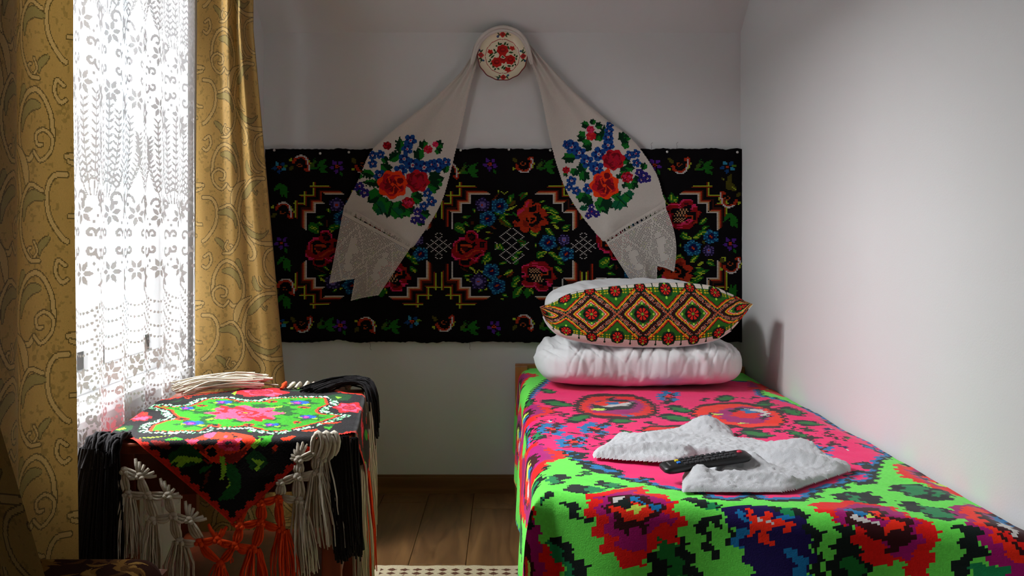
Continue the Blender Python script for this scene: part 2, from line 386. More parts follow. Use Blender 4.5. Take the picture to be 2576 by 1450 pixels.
for a in ((640,310,700,300,20), (990,330,1080,318,24), (600,470,680,480,20), (880,455,960,470,22), (1180,470,1330,455,26), (340,420,400,400,24), (250,380,330,360,20), (480,560,520,600,18), (1240,320,1300,305,20), (1640,320,1700,312,18), (1700,500,1780,520,22), (1900,500,1990,520,18), (700,480,760,500,18), (1560,300,1620,296,14)): bs.leaf(*a, K); 
for a in ((690,610,60,14), (1960,560,44,12), (1860,545,36,10), (2080,600,40,10), (330,470,40,10), (200,470,30,9)): bs.ell(*a, DM, 0, 14, 4, .3)
bs.L(K, .010, '150,590 200,560 260,552;980,480 1040,470 1100,480;380,610 470,615 560,640;600,520 680,535 740,530;1500,300 1560,310;1320,395 1250,430;905,350 1000,340;1800,470 1850,500')
bs.P(DM, '180,380 230,372 300,380 360,392 300,400 220,396;560,545 600,530 640,548 600,560;230,545 280,535 260,560')
# dark curls on the edge of the field
bs.P(K, '370,680 420,640 520,660 500,695 430,690;455,720 520,705 600,725 700,745 765,775 700,790 590,775 500,755;790,830 870,795 935,810 905,838 840,842')
bs.P(BL, '400,672 450,660 430,680;510,720 600,735 710,765 640,768 540,742;820,825 880,808 900,815 850,832'); bs.P(YE, '868,710 920,712 905,728')
bs.P(K, '180,770 235,735 300,740 240,760 190,790;200,690 260,680 215,715')
# --- green foreground: leaves, red flowers, navy flower
z8()
bs.P(K, '515,155 600,130 660,130 720,150 735,200 710,225 640,215 540,205 525,190;800,110 880,85 930,110 930,180 870,165 810,140;1030,130 1090,150 1060,182 1000,180')
bs.P(T, '720,150 800,165 930,180 880,200 790,205 740,212 720,190;920,110 1030,120 1030,160 960,180 900,160')
bs.P(K, '390,65 460,40 540,45 550,75 500,100 480,130 400,140'); bs.P(T, '345,60 400,60 420,80 480,100 440,110 400,135 350,120')
bs.P(K, '290,240 350,210 390,230 380,300 320,340 300,400 285,330'); bs.P(T, '290,330 330,300 320,350 290,380')
bs.P(RD, '725,235 900,200 1060,185 1240,155 1290,190 1300,235 1430,235 1530,285 1575,360 1500,390 1530,425 1610,455 1640,580 1595,595 1600,660 1555,660 1560,745 1450,745 1395,660 1400,740 1355,745 1350,800 1290,810 1295,870 1245,880 1255,945 1045,945 1040,880 955,875 945,805 845,800 835,665 775,665 765,475 715,470 690,325 735,320')
bs.P(MG, '805,260 960,235 1050,215 1180,190 1195,230 1300,260 1400,260 1480,290 1520,350 1450,370 1440,450 1520,470 1530,520 1490,580 1400,540 1380,570 1330,590 1300,640 1300,740 1250,750 1240,800 1050,800 1045,740 990,735 990,660 890,655 880,460 830,440 800,370 860,330 800,300')
bs.P(DM, '890,260 1100,235 1190,240 1290,265 1330,300 1370,350 1440,400 1450,440 1400,480 1330,500 1310,520 1280,520 1265,580 1240,590 1240,660 1200,650 1190,585 1090,580 1080,655 1040,650 1035,580 990,580 975,515 930,510 930,440 910,400 860,390 865,375 910,370')
bs.P(OR, '945,375 1050,375 1070,400 1150,400 1200,370 1150,330 1200,340 1290,410 1320,440 1325,470 1280,480 1275,515 1030,515 1015,460 960,410')
bs.P(WH, '935,290 990,265 1080,270 1040,295 990,315 985,340 945,340'); bs.P(K, '990,330 1040,290 1100,300 1140,340 1155,380 1140,400 1070,395 1050,375 1000,370')
bs.P(BL, '1080,270 1200,280 1230,310 1300,350 1330,380 1390,385 1395,405 1355,440 1310,440 1300,400 1250,350 1180,320 1120,310')
bs.P(YE, '1150,375 1230,375 1255,405 1210,415 1205,440 1170,445 1165,475 1125,475 1120,440 1070,430 1065,405 1150,400')
bs.P(K, '470,330 510,320 600,350 610,390 640,400 660,460 760,490 750,520 670,535 665,490 580,490 570,440 530,430 520,390 475,370')
bs.P(K, '375,660 500,640 510,700 550,720 560,780 605,790 615,850 660,860 670,910 720,915 750,1060 600,1060 540,900 440,790 380,720')
bs.P(T, '340,720 380,690 440,760 500,800 520,880 600,1000 620,1060 560,1060 500,940 420,870 330,840'); bs.P(K, '320,850 400,880 480,960 540,1060 300,1060'); bs.P(G, '435,935 480,930 540,1030 500,1040 470,1000')
bs.P(K, '1290,810 1400,810 1410,880 1450,890 1455,950 1500,960 1500,1060 1290,1060')
bs.P(FG, '1350,745 1400,740 1395,660 1450,700 1450,745 1555,750 1560,880 1600,890 1610,950 1650,960 1650,1060 1505,1060 1500,960 1455,950 1450,890 1410,880')
bs.P(K, '1555,665 1600,665 1610,740 1660,740 1670,800 1715,810 1720,950 1775,960 1790,1060 1650,1060 1650,960 1610,950 1600,890 1560,880')
bs.P(K, '1780,510 1870,480 1960,470 2000,560 2040,620 2090,640 2090,740 2040,745 2030,650 1990,590 1950,580 1940,540 1900,530 1890,580 1860,590 1870,680 1880,740 1925,745 1935,885 1870,890 1870,810 1815,800 1805,670 1760,655 1760,600 1740,540')
bs.P(K, '1635,290 1700,265 1790,270 1830,310 1960,330 2040,350 1990,410 1900,400 1880,410 1790,390 1700,350 1650,310')
bs.P(T, '1810,310 1930,330 2020,350 2040,370 1960,385 1980,410 1860,405 1840,390 1920,370 1880,340')
z1()
bs.P(NV, '1340,1050 1400,1020 1500,1000 1600,990 1700,1000 1800,1030 1860,1090 1890,1130 1900,1230 1930,1300 1920,1400 1870,1500 1580,1500 1500,1370 1480,1300 1440,1250 1420,1150 1380,1100')
bs.P(OR, '1500,1025 1530,1030 1560,1080 1610,1085 1640,1090 1650,1050 1690,1040 1700,1080 1680,1100 1730,1110 1740,1120 1800,1125 1815,1180 1760,1180 1740,1150 1650,1160 1665,1220 1675,1265 1600,1265 1600,1190 1550,1170 1560,1210 1525,1215 1505,1135 1560,1130 1540,1080 1510,1060')
bs.P(WH, '1590,1090 1620,1090 1635,1115 1670,1120 1665,1140 1610,1130')
bs.P(BL, '1430,1055 1460,1045 1550,1110 1560,1125 1520,1125 1490,1090 1440,1080;1420,1160 1510,1165 1520,1215 1480,1220 1480,1280 1440,1300 1430,1230;1730,1080 1790,1070 1820,1085 1760,1115 1720,1105;1760,1275 1840,1285 1850,1340 1880,1350 1900,1480 1820,1480 1810,1390 1770,1370')
bs.P(T, '1730,1020 1790,1000 1850,1040 1830,1080 1760,1060'); bs.P(K, '1640,1000 1690,995 1740,1020 1760,1055 1700,1040;1790,1000 1880,1005 1925,1045 1890,1100 1840,1090 1850,1050')
z2()
bs.P(K, '330,1130 390,1130 460,1190 410,1200 430,1260 410,1330 440,1370 420,1500 350,1500 380,1370 395,1300 340,1200')
bs.P(K, '520,1140 600,1140 630,1180 650,1290 690,1330 740,1400 740,1500 460,1500 460,1390 510,1310 490,1270 550,1240 540,1190 510,1180'); bs.P(FG, '560,1360 620,1330 690,1360 700,1500 600,1500 560,1400')
bs.P(RD, '390,990 440,970 560,970 590,955 690,955 800,970 920,1000 980,1030 1060,1070 1140,1100 1180,1130 1195,1170 1150,1200 1170,1260 1130,1310 1130,1390 1090,1480 990,1480 960,1390 880,1370 870,1405 740,1405 700,1340 640,1250 640,1150 600,1140 510,1100 480,1060 430,1030')
bs.P(MG, '520,1060 600,1000 700,975 850,990 950,1030 1030,1080 1080,1130 1050,1160 1070,1250 1020,1330 960,1380 880,1330 790,1250 720,1170 640,1150 560,1120')
bs.P(DM, '590,1050 640,1010 740,1000 840,1010 880,1050 960,1060 1020,1100 1030,1170 1010,1230 950,1280 930,1320 860,1320 830,1260 760,1230 700,1180 620,1120')
bs.P(MG, '680,1070 760,1070 840,1090 870,1110 850,1150 800,1150 740,1110')
bs.P(OR, '740,1030 790,1025 850,1060 900,1060 900,1100 960,1120 980,1170 890,1170 860,1220 840,1170 800,1165 850,1130 880,1090 820,1060')
bs.P(BL, '610,1020 660,1010 740,1045 740,1070 660,1060'); bs.P(WH, '620,1060 680,1060 760,1090 810,1130 780,1140 700,1110'); bs.P(YE, '730,1040 800,1050 825,1075 770,1085')
bs.P(RD, '925,705 1000,710 1070,705 1150,740 1220,780 1300,840 1390,890 1280,880 1180,860 1080,830 980,800 940,760'); bs.P(MG, '1000,740 1080,720 1180,770 1260,830 1180,850 1080,800')
bs.P(DM, '1040,750 1090,735 1180,775 1240,810 1180,820 1080,790'); bs.P(OR, '1090,760 1180,770 1230,800 1160,800'); bs.P(YE, '1140,800 1200,800 1300,835 1220,830'); bs.P(BL, '1120,770 1170,775 1150,785')
bs.P(K, '960,690 1040,690 1060,705 1000,712')
bs.P(K, '890,870 950,840 1060,840 1160,860 1260,870 1310,890 1290,940 1200,950 1120,940 1030,930 990,910 900,890'); bs.P(T, '990,850 1080,850 1140,860 1120,910 1050,925 980,890;1180,880 1250,875 1230,925 1180,920')
bs.P(K, '945,955 1040,960 1100,980 1200,990 1290,1010 1340,1060 1260,1080 1160,1060 1080,1030 990,1010'); bs.P(T, '1110,980 1180,990 1260,1020 1330,1060 1200,1055 1110,1030')
bs.P(K, '515,925 600,900 690,910 760,895 850,950 860,970 760,975 650,960 560,950'); bs.P(T, '620,905 690,930 740,970 660,965')
bs.P(MG, '1275,990 1350,970 1430,940 1520,960 1640,1010 1800,1070 1800,1500 1620,1500 1500,1380 1480,1330 1440,1200 1400,1130 1320,1050')
bs.P(OR, '1330,1000 1450,960 1600,1000 1800,1080 1800,1390 1650,1350 1560,1280 1510,1150 1450,1090 1380,1040'); bs.P(DM, '1450,1010 1540,990 1640,1020 1800,1100 1800,1300 1660,1290 1600,1200 1540,1110 1480,1060')
bs.P(MG, '1490,1010 1560,1010 1640,1060 1560,1060'); bs.P(RD, '1600,1150 1650,1150 1700,1220 1800,1240 1800,1280 1680,1270')
bs.P(BL, '1540,1020 1600,1010 1680,1075 1640,1080 1560,1050'); bs.P(WH, '1580,1065 1650,1070 1720,1110 1690,1125 1720,1180 1680,1180 1650,1120 1620,1100'); bs.P(YE, '1600,1010 1680,1010 1790,1060 1790,1080 1700,1060')
bs.P(K, '1280,1135 1330,1110 1430,1110 1450,1170 1440,1260 1480,1320 1400,1340 1360,1400 1300,1500 1240,1500 1270,1350 1330,1290 1310,1240 1330,1200'); bs.P(T, '1370,1380 1450,1350 1500,1390 1600,1390 1600,1500 1370,1500')
bs.P(K, '610,800 680,760 780,770 830,800 800,850 720,860 640,840'); bs.P(BL, '635,800 700,772 775,790 762,832 680,842'); bs.P(PK, '655,800 720,785 748,805 720,828 675,825')
bs.P(K, '655,712 740,700 825,742 760,756 690,730;455,432 500,420 560,458 520,452;580,492 640,488 730,520 650,512;680,592 780,590 905,640 820,630')
bs.P(BL, '690,715 750,716 730,730;505,440 560,470 600,480 540,455;640,500 700,512 660,512;700,596 800,600 850,622 760,610'); bs.P(K, '540,850 620,850 640,890 560,870;400,915 460,940 430,955'); bs.P(BL, '560,855 610,880 570,868')
for a in ((180,370,362,424,44), (210,500,402,560,34), (270,450,492,472,34), (20,345,160,345,26)): lf(*a)
bs.P(RD, '0,180 80,190 160,215 245,272 160,275 60,240 0,252'); bs.P(MG, '0,195 70,200 130,225 60,232 0,235'); bs.P(OR, '40,202 110,206 155,238 80,238'); bs.P(BL, '95,218 130,220 120,230'); bs.P(YE, '105,226 150,240 130,242')
bs.P(FG, '350,480 410,500 380,512;600,555 660,565 640,575'); bs.P(DM, '330,490 380,488 400,510 350,512;575,550 640,552 610,572;420,530 540,560 530,552;520,575 570,590 540,592'); bs.P(NV, '470,500 520,488 545,505 500,515;570,605 640,610 600,622'); bs.P(WH, '520,488 545,500 530,498;630,622 660,632 640,632')
# --- hanging left side: the same flowers run over the edge, in cloth coordinates
bs.at(0, 0, 1)
def side_flower(a, b, s_):
    bs.ell(a, b, .11*s_, .16*s_, RD, 0, 20, 5, .12); bs.ell(a, b, .085*s_, .125*s_, MG, .3, 20, 5, .1); bs.ell(a, b, .06*s_, .085*s_, DM)
    bs.ell(a-.01, b+.01, .042*s_, .06*s_, OR); bs.ell(a+.015, b-.015, .02*s_, .03*s_, YE); bs.ell(a-.02, b+.03, .018*s_, .022*s_, WH); bs.ell(a+.02, b+.03, .014*s_, .03*s_, BL)
for a, b, s_ in ((-.10, .22, 1), (-.20, .62, 1), (-.075, .98, 1.0), (-.22, 1.25, 1.1), (-.09, 1.60, 1.1), (-.25, 1.9, 1), (-.12, 2.14, 1.1)): side_flower(a, b, s_)
for a0, b0, a1, b1, wd, c2 in ((-.02,.05,-.10,.02,.05,FG), (-.03,.4,-.15,.46,.06,T), (-.25,.4,-.32,.3,.06,T), (-.03,.74,-.03,.88,.05,FG), (-.14,.80,-.22,.86,.05,T), (-.3,.85,-.2,1.0,.06,T),
        (-.03,1.2,-.12,1.38,.06,T), (-.02,1.42,-.02,1.3,.04,T), (-.2,1.48,-.3,1.58,.07,FG), (-.02,1.80,-.12,1.9,.07,T), (-.30,1.7,-.2,1.68,.06,T), (-.05,2.02,-.16,1.97,.06,FG), (-.3,2.2,-.22,2.1,.07,FG)):
    bs.leaf(a0, b0, a1, b1, wd, K); bs.leaf(a0+(a1-a0)*.15, b0+(b1-b0)*.15, a1, b1, wd*.5, c2)

# interlocked weft: rows step sideways in teeth
for j in range(bs.ny):
    sh = (0, 2)[(j//4) % 2]
    if sh: bs.idx[j] = np.roll(bs.idx[j], sh)
def bed_pos(a, b):
    r = .045
    da = np.maximum(-a, 0); HBa = HB + SK*np.maximum(a, 0); db = np.maximum(b - HBa, 0)
    def hang(s):                      # (outward, drop) of cloth length s past the edge, over a round edge
        q = np.minimum(s, r*np.pi/2)/r; ext = np.maximum(s - r*np.pi/2, 0)
        return r*np.sin(q) + ext*.05, r*(1-np.cos(q)) + ext*.995
    oa, ha = hang(da); ob, hb = hang(db); m = np.minimum(ha, hb)
    x = BX0 + .045*0 + np.maximum(a, 0) - oa - m*.10 - np.where(da > 0, .010*np.sin(b*13+1)*np.minimum(ha/.15, 1), 0)
    y = BY1 - np.minimum(b, HBa) - ob*.8 - m*.16 - np.where(db > 0, .014*np.sin(a*17)*np.minimum(hb/.2, 1), 0)
    z = BZ - np.maximum(ha, hb) - .004*(1+vnoise(a*5, b*5, 3)) + .0015*vnoise(a*22, b*22, 5)
    z = z - .012*np.exp(-((a-.87)/.03)**2)
    return np.stack([x, y, z], 1)
wool = mat('woven_wool_bedspread', attr=True, rough=.9, sheen=.15, bump=(420, .35), spec=.15)
bsp = bs.sheet('bedspread', bed_pos, wool, None, .05)
tag(bsp, 'bright green and pink woven floral bedspread covering the bed and hanging over its foot', 'bedspread')
# ================================================================== table with the fringed cloth
TZ = .62; TTH = R(6); TC = np.array([-.648, 2.46]); E1 = np.array([math.cos(TTH), math.sin(TTH)]); E2 = np.array([-math.sin(TTH), math.cos(TTH)])
THW, THD = .27, .36
redwood = wood_mat('red_brown_wood', lin('#6b2a10'), lin('#8a3b18'), .35, 2, .8)
table = tag(empty('side_table', (TC[0], TC[1], 0), TTH), 'reddish brown wooden side table by the window under the fringed cloth', 'table')
def tpart(name, *a, bev=.003):
    o = box_obj(name, *a, redwood, None, bev); o.parent = table; return o
tpart('table_top', -THW, THW, -THD, THD, TZ-.030, TZ-.006, bev=.005)
for sx in (-1, 1):
    for sy in (-1, 1):
        x0 = sx*(THW-.045); y0 = sy*(THD-.045); tpart('leg', x0-.022, x0+.022, y0-.022, y0+.022, 0, TZ-.03)
for sy in (-1, 1): tpart('apron', -THW+.067, THW-.067, sy*(THD-.045)-.01, sy*(THD-.045)+.01, TZ-.13, TZ-.03)
for sx in (-1, 1): tpart('apron', sx*(THW-.045)-.01, sx*(THW-.045)+.01, -THD+.067, THD-.067, TZ-.13, TZ-.03)
for sy in (-1, 1): tpart('stretcher', -THW+.067, THW-.067, sy*(THD-.045)-.009, sy*(THD-.045)+.009, .17, .205)
tpart('shelf', -THW+.04, THW-.04, -THD+.06, THD-.06, .205, .222)

CC = np.array([-.628, 2.405]); HXc, HYc = .55, .495
cof = np.array([(CC-TC) @ E1, (CC-TC) @ E2])                    # cloth centre in the table's frame
def tloc(x, y): return np.array([(x-TC[0])*E1[0] + (y-TC[1])*E1[1], (x-TC[0])*E2[0] + (y-TC[1])*E2[1]])
def tworld(tx, ty, z): return np.stack([TC[0] + tx*E1[0] + ty*E2[0], TC[1] + tx*E1[1] + ty*E2[1], z + 0*tx], -1)
def front_hit(px, py, off=0):
    """trace-sheet point -> (tx, z) on the upright plane of the table's front edge (moved out by off)"""
    dx, dz = (px-CX)/F, (CY-py)/F; ty = -THD - off; o = TC + ty*E2
    t = (o @ E2)/(dx*E2[0] + E2[1]); x, y = dx*t, t
    return (x-TC[0])*E1[0] + (y-TC[1])*E1[1], CAMH + dz*t
def cloth_pq(p):
    x, y = p[:, 0], p[:, 1]; d = F*(CAMH-TZ)/np.maximum(y-CY, 1); wx = (x-CX)*d/F
    tx, ty = tloc(wx, d)
    fx, fz = front_hit(x, y); fr = ty < -THD
    tx = np.where(fr, fx, tx); ty = np.where(fr, -THD-(TZ-fz), ty)
    u = (tx-cof[0])/HXc; v = (ty-cof[1])/HYc
    return np.stack([(u+v)/2, (v-u)/2], 1)
K2, GR, MT, OG, RD2, PK2, WH2, LM, DG, BU, PU, CRM = ('#0d0608', '#2f9a12', '#7fe89a', '#f0380c', '#d8141c', '#ff4f76', '#e6efe2', '#8cc62c', '#0b4418', '#1457c8', '#5a1a86', '#a00c2c')
tc_ = Cv(-.5, -.5, .5, .5, 190, 190, K2)
t6 = lambda: tc_.at(160, 940, 3.22, cloth_pq)
t6()
med = '715,468 745,425 840,392 905,385 960,372 905,330 885,305 760,272 880,282 1040,275 1090,250 1180,215 1300,208 1380,226 1440,242 1540,238 1640,236 1700,214 1900,206 2105,208 2125,258 2060,280 2030,312 2060,338 2215,352 2100,392 1800,462 1730,477 1640,466 1560,442 1490,428 1400,440 1260,442 1200,424 1150,440 1090,470 900,474'
mp_ = [tuple(map(float, a.split(','))) for a in med.split()]
tc_.line(mp_ + mp_[:1], .085, '#103a1c')
cell_band = tc_.idx == tc_.c('#103a1c')
rn = RNG.random(tc_.idx.shape); rn = (rn + np.roll(rn, 1, 0)*.9)/1.9
tc_.idx[cell_band & (rn > .60)] = tc_.c(WH2); tc_.idx[cell_band & (rn > .44) & (rn <= .60)] = tc_.c(MT); tc_.idx[cell_band & (rn < .3)] = tc_.c(K2)
tc_.line(mp_ + mp_[:1], .030, K2); tc_.line(mp_ + mp_[:1], .018, OG); tc_.poly(mp_, GR)
for a in ((960,376,60,12), (1225,428,52,12), (1500,426,46,11), (1410,238,40,8), (1690,236,44,8), (1945,285,52,9), (1120,268,44,8), (1890,402,34,9)):
    tc_.ell(*a, OG); tc_.ell(a[0], a[1], a[2]*.55, a[3]*.5, K2)
# centre rose
for a in ((1130,322,90,16), (1790,300,80,20), (1800,335,90,14), (1180,372,80,18), (1590,268,70,16), (1340,280,90,12), (1680,372,70,14), (1420,392,60,10), (1750,275,60,10)): tc_.ell(*a, '#14561a', 0, 16, 5, .25)
tc_.P(LM, '1140,385 1200,368 1230,380 1170,392;1160,300 1240,285 1220,300;1660,285 1780,265 1760,285 1690,290;1560,380 1640,370 1620,388;1690,330 1800,325 1740,335;1450,285 1500,268 1480,290')
tc_.ell(1465, 330, 290, 56, PK2, 0, 24, 8, .16); tc_.ell(1465, 330, 200, 40, RD2, .2, 24, 7, .2); tc_.ell(1465, 330, 170, 34, PK2, 0, 24, 6, .2, 1)
tc_.P(RD2, '1390,320 1460,298 1560,312 1590,330 1520,352 1420,350;1180,330 1260,318 1280,330 1220,340;1620,310 1700,305 1660,320;1300,362 1380,370 1340,380;1560,350 1640,360 1600,370')
tc_.ell(1472, 328, 66, 15, PK2); tc_.ell(1472, 328, 40, 9, RD2); tc_.ell(1472, 328, 18, 5, LM)
# pansies
for x, y, s_ in ((1275,242,1), (985,292,.8), (1025,412,1.25), (1665,424,.9), (1960,362,1), (1885,242,1.15)):
    tc_.ell(x+30*s_, y+5, 110*s_, 22*s_, '#14561a', 0, 16, 6, .3); tc_.ell(x+20*s_, y-2, 68*s_, 13*s_, BU); tc_.ell(x-5*s_, y+2, 44*s_, 10*s_, PU); tc_.ell(x+5*s_, y, 20*s_, 6*s_, '#f0409a')
    tc_.ell(x-45*s_, y+4, 22*s_, 5*s_, LM); tc_.ell(x+70*s_, y+14*s_, 30*s_, 6*s_, LM)
# border roses and leaves on the top
def rose(x, y, rx, ry, n=6):
    tc_.ell(x, y, rx, ry, RD2, 0, 22, n, .14); tc_.ell(x, y, rx*.72, ry*.72, PK2, .1, 22, n, .2, .6); tc_.ell(x, y, rx*.5, ry*.5, CRM); tc_.ell(x, y, rx*.34, ry*.34, '#f02838'); tc_.ell(x, y, rx*.15, ry*.2, CRM)
rose(1600, 160, 205, 36); rose(615, 362, 90, 30); rose(2310, 285, 120, 40)
tc_.P(OG, '520,385 620,340 690,335 640,350;560,350 640,325 690,330'); tc_.P(PK2, '540,378 620,360 690,362 650,380')
tc_.P(DG, '420,470 470,430 560,425 550,465 480,490;560,330 640,300 620,320;1530,110 1640,90 1720,85 1700,115 1580,130;1820,150 2000,120 1980,150;2130,190 2250,170 2340,190 2300,225 2180,230;2120,430 2200,400 2180,440;840,250 960,215 930,240;700,300 760,280 740,310')
tc_.P(LM, '425,462 480,450 510,460 450,470;1540,118 1640,105 1600,125;1850,128 1930,115 1900,135;2200,190 2260,200 2220,215;1360,170 1400,150 1390,180;440,460 500,440 480,455;580,532 700,520 900,505 700,530')
tc_.P(OG, '960,205 1040,198 1010,210;2070,410 2260,400 2200,418 2100,420;1920,470 2060,458 2040,478 1940,482;1760,545 1850,515 1880,530 1830,570 1780,570;330,505 380,470 390,478 350,510;1230,135 1350,118 1300,150;1740,100 1800,90 1780,105')
tc_.P('#7a160c', '700,545 860,585 880,640 800,630 730,590;1590,60 1700,70 1680,82;2060,135 2180,140 2160,160;1130,160 1180,150 1160,170')
tc_.P(GR, '810,548 900,525 980,535 960,560 830,568;1560,520 1700,505 1690,560 1640,610 1600,600 1640,560;1800,440 1850,460 1820,480;2100,440 2180,440 2150,470;1480,465 1540,480 1500,490'); tc_.P(RD2, '840,545 940,535 900,555')
# the big rose that folds over the front edge, and the leaves below it; some colours painted darker for the shade there
tc_.P(OG, '980,548 1050,535 1140,505 1250,485 1400,488 1500,508 1562,550 1545,600 1500,640 1470,700 1400,745 1300,762 1220,750 1150,700 1100,640 1020,600')
tc_.P(K2, '1060,560 1140,560 1180,540 1260,545 1240,600 1180,600 1150,640 1100,600;1150,640 1230,620 1260,690 1200,700;1450,560 1480,600 1440,640 1400,640;1260,700 1330,690 1300,730')
tc_.P('#8a1408', '1060,590 1130,600 1170,680 1110,650;1290,690 1400,660 1470,640 1440,720 1360,755 1300,740;1140,720 1220,750 1190,760;1380,690 1500,620 1480,680')
tc_.P(PK2, '1130,500 1200,485 1240,490 1190,535 1140,520;1000,560 1060,540 1110,560 1060,600 1020,590;1280,515 1340,510 1320,535;1390,540 1450,535 1440,570 1400,580;1250,580 1330,560 1400,620 1440,600 1420,650 1330,650 1270,620')
tc_.P(CRM, '1280,560 1380,545 1420,580 1380,620 1300,620'); tc_.P('#e8305a', '1250,590 1290,570 1300,600 1340,640 1280,630;1380,620 1440,590 1430,640 1390,650'); tc_.P(K2, '1310,570 1360,565 1370,590 1330,600;1360,505 1420,520 1380,535')
tc_.P(DG, '850,690 930,640 1000,590 1060,610 1130,680 1140,740 1060,770 960,790 870,770'); tc_.P(DG, '1480,700 1560,640 1640,690 1660,740 1600,800 1520,790')
tc_.P('#0b5a1e', '1330,740 1400,765 1450,850 1445,950 1390,1025 1255,1052 1310,975 1355,900 1320,810;1090,840 1140,780 1210,765 1180,800 1120,840')
tc_.P(LM, '862,760 930,690 1130,708 1120,750 1090,750 1030,735 975,780 920,785 935,740;1268,690 1310,700 1330,800 1300,880 1268,890 1290,820;1320,820 1365,910 1310,980 1350,900;1530,712 1640,728 1570,812 1548,790 1580,755;1520,620 1560,560 1600,545 1610,580 1560,635')
tc_.P('#5a1e0a', '1130,960 1160,830 1195,815 1170,900;1690,640 1740,600 1735,640 1700,680')
tc_.P(OG, '1690,640 1720,600 1745,610 1725,650')
tc_.P(GR, '1580,600 1680,520 1690,560 1620,620')
# the corners that hang at the sides and the back carry the same rose and leaves
tc_.at(0, 0, 1)
for sp, sq in ((1, -1), (-1, 1)):
    rose(sp*.30, sq*.30, .075, .075); 
    for a in ((.36,.30,.44,.33,.05,DG), (.30,.36,.33,.44,.05,DG), (.36,.36,.46,.46,.06,'#0b5a1e'), (.24,.37,.20,.43,.04,GR), (.37,.24,.43,.20,.04,GR), (.38,.38,.43,.45,.022,LM), (.34,.40,.30,.45,.02,LM), (.40,.34,.45,.30,.02,LM)): tc_.leaf(sp*a[0], sq*a[1], sp*a[2], sq*a[3], a[4], a[5])
    for a in ((.20,.44), (.44,.20), (.16,.40), (.40,.16)): tc_.ell(sp*a[0], sq*a[1], .012, .012, OG)
# serrated red-orange edge
A_ = np.abs(tc_.xc)[None, :]; B_ = np.abs(tc_.yc)[:, None]; e = .5 - np.maximum(A_, B_); along = np.where(A_ > B_, tc_.yc[:, None], tc_.xc[None, :])
zig = .010 + .012*np.abs(((along*26) % 1) - .5)*2
tc_.idx[(e < zig)] = tc_.c('#cc2208')

def cloth_pos(p, q):
    u = (p - q)*HXc; v = (p + q)*HYc; tx = u + cof[0]; ty = v + cof[1]
    ox = np.maximum(np.abs(tx) - THW, 0); oy = np.maximum(np.abs(ty) - THD, 0)
    r = .012
    def hang(s): qn = np.minimum(s, r*np.pi/2)/r; ex = np.maximum(s-r*np.pi/2, 0); return r*np.sin(qn) + ex*.03, r*(1-np.cos(qn)) + ex
    a, ha = hang(ox); b, hb = hang(oy)
    X = np.sign(tx)*(np.minimum(np.abs(tx), THW) + a); Y = np.sign(ty)*(np.minimum(np.abs(ty), THD) + b)
    z = TZ + .002 - np.maximum(ha, hb) + .0012*vnoise(p*18, q*18, 9)
    rib = .0009*(1 - 2*(np.round((p+.5)*190).astype(int) % 2)); z = z + np.where((ox + oy) > 0, 0, rib); Y = Y - np.where(oy > 0, rib, 0)
    Y = Y - np.where(oy > 0, .006*np.sin(tx*16)*np.minimum(hb/.08, 1), 0)
    X = X + np.where(ox > 0, .010*np.sin(ty*22)*np.minimum(hb/.1+ha/.1, 1), 0)
    return np.stack([TC[0] + X*E1[0] + Y*E2[0], TC[1] + X*E1[1] + Y*E2[1], z], 1)
rug_wool = mat('hooked_wool_cloth', attr=True, rough=.85, sheen=.1, bump=(300, .5), spec=.2)
tcl = tag(empty('tablecloth', (TC[0], TC[1], TZ)), 'square woven cloth with green medallion, roses and knotted fringe on the side table', 'tablecloth')
def tcpart(o): o.parent = tcl; o.matrix_parent_inverse = Matrix.Translation(-Vector(tcl.location)); return o
tcpart(tc_.sheet('cloth', cloth_pos, rug_wool, None, .16))

# ---- knotted fringe
yarn = {k: mat(k+'_yarn', lin(c), .85, noise=(60, .12), bump=(500, .5), sheen=.1, spec=.15) for k, c in
        (('white', '#cfc4b2'), ('orange', '#f2470a'), ('black', '#0d0709'))}
def fpt(px, py, off=.012):
    tx, z = front_hit(np.float64(px), np.float64(py), off); return tworld(tx, -THD-off, z)
z3 = lambda x, y: (x/2.576, 900 + y/2.576)                       # trace sheet of the fringe
def cord(a, b, colr, n=3, off=.012, sag=.004, rad=.0032):
    """a bundle of n plied yarns between two knots"""
    A = fpt(*z3(*a), off); B = fpt(*z3(*b), off); d = B - A; acc = Acc(); t = np.linspace(0, 1, 7)
    side = np.cross(d, E2.tolist()+[0]); side /= np.linalg.norm(side)+1e-9
    for i in range(n):
        k = (i - (n-1)/2)
        bow = np.sin(np.pi*t)[:, None]*(side*k*.0055 + np.array([-E2[0], -E2[1], 0])*(.004 + .002*((i*7) % 3)) + np.array([0, 0, -sag]))
        acc.tube(A + t[:, None]*d + bow + side*k*.0012, rad*(.75 + .35*np.sin(np.pi*t)), 6)
    return tcpart(acc.build('cord', yarn[colr]))
def knot(a, colr, r=.0085, off=.015):
    acc = Acc(); c = fpt(*z3(*a), off)
    acc.ball(c, r, 8, (1.05, .8, .85)); acc.ball(c + np.array([.005, -.002, -.007]), r*.75, 8); acc.ball(c + np.array([-.005, -.002, -.005]), r*.7, 8)
    return tcpart(acc.build('knot', yarn[colr]))
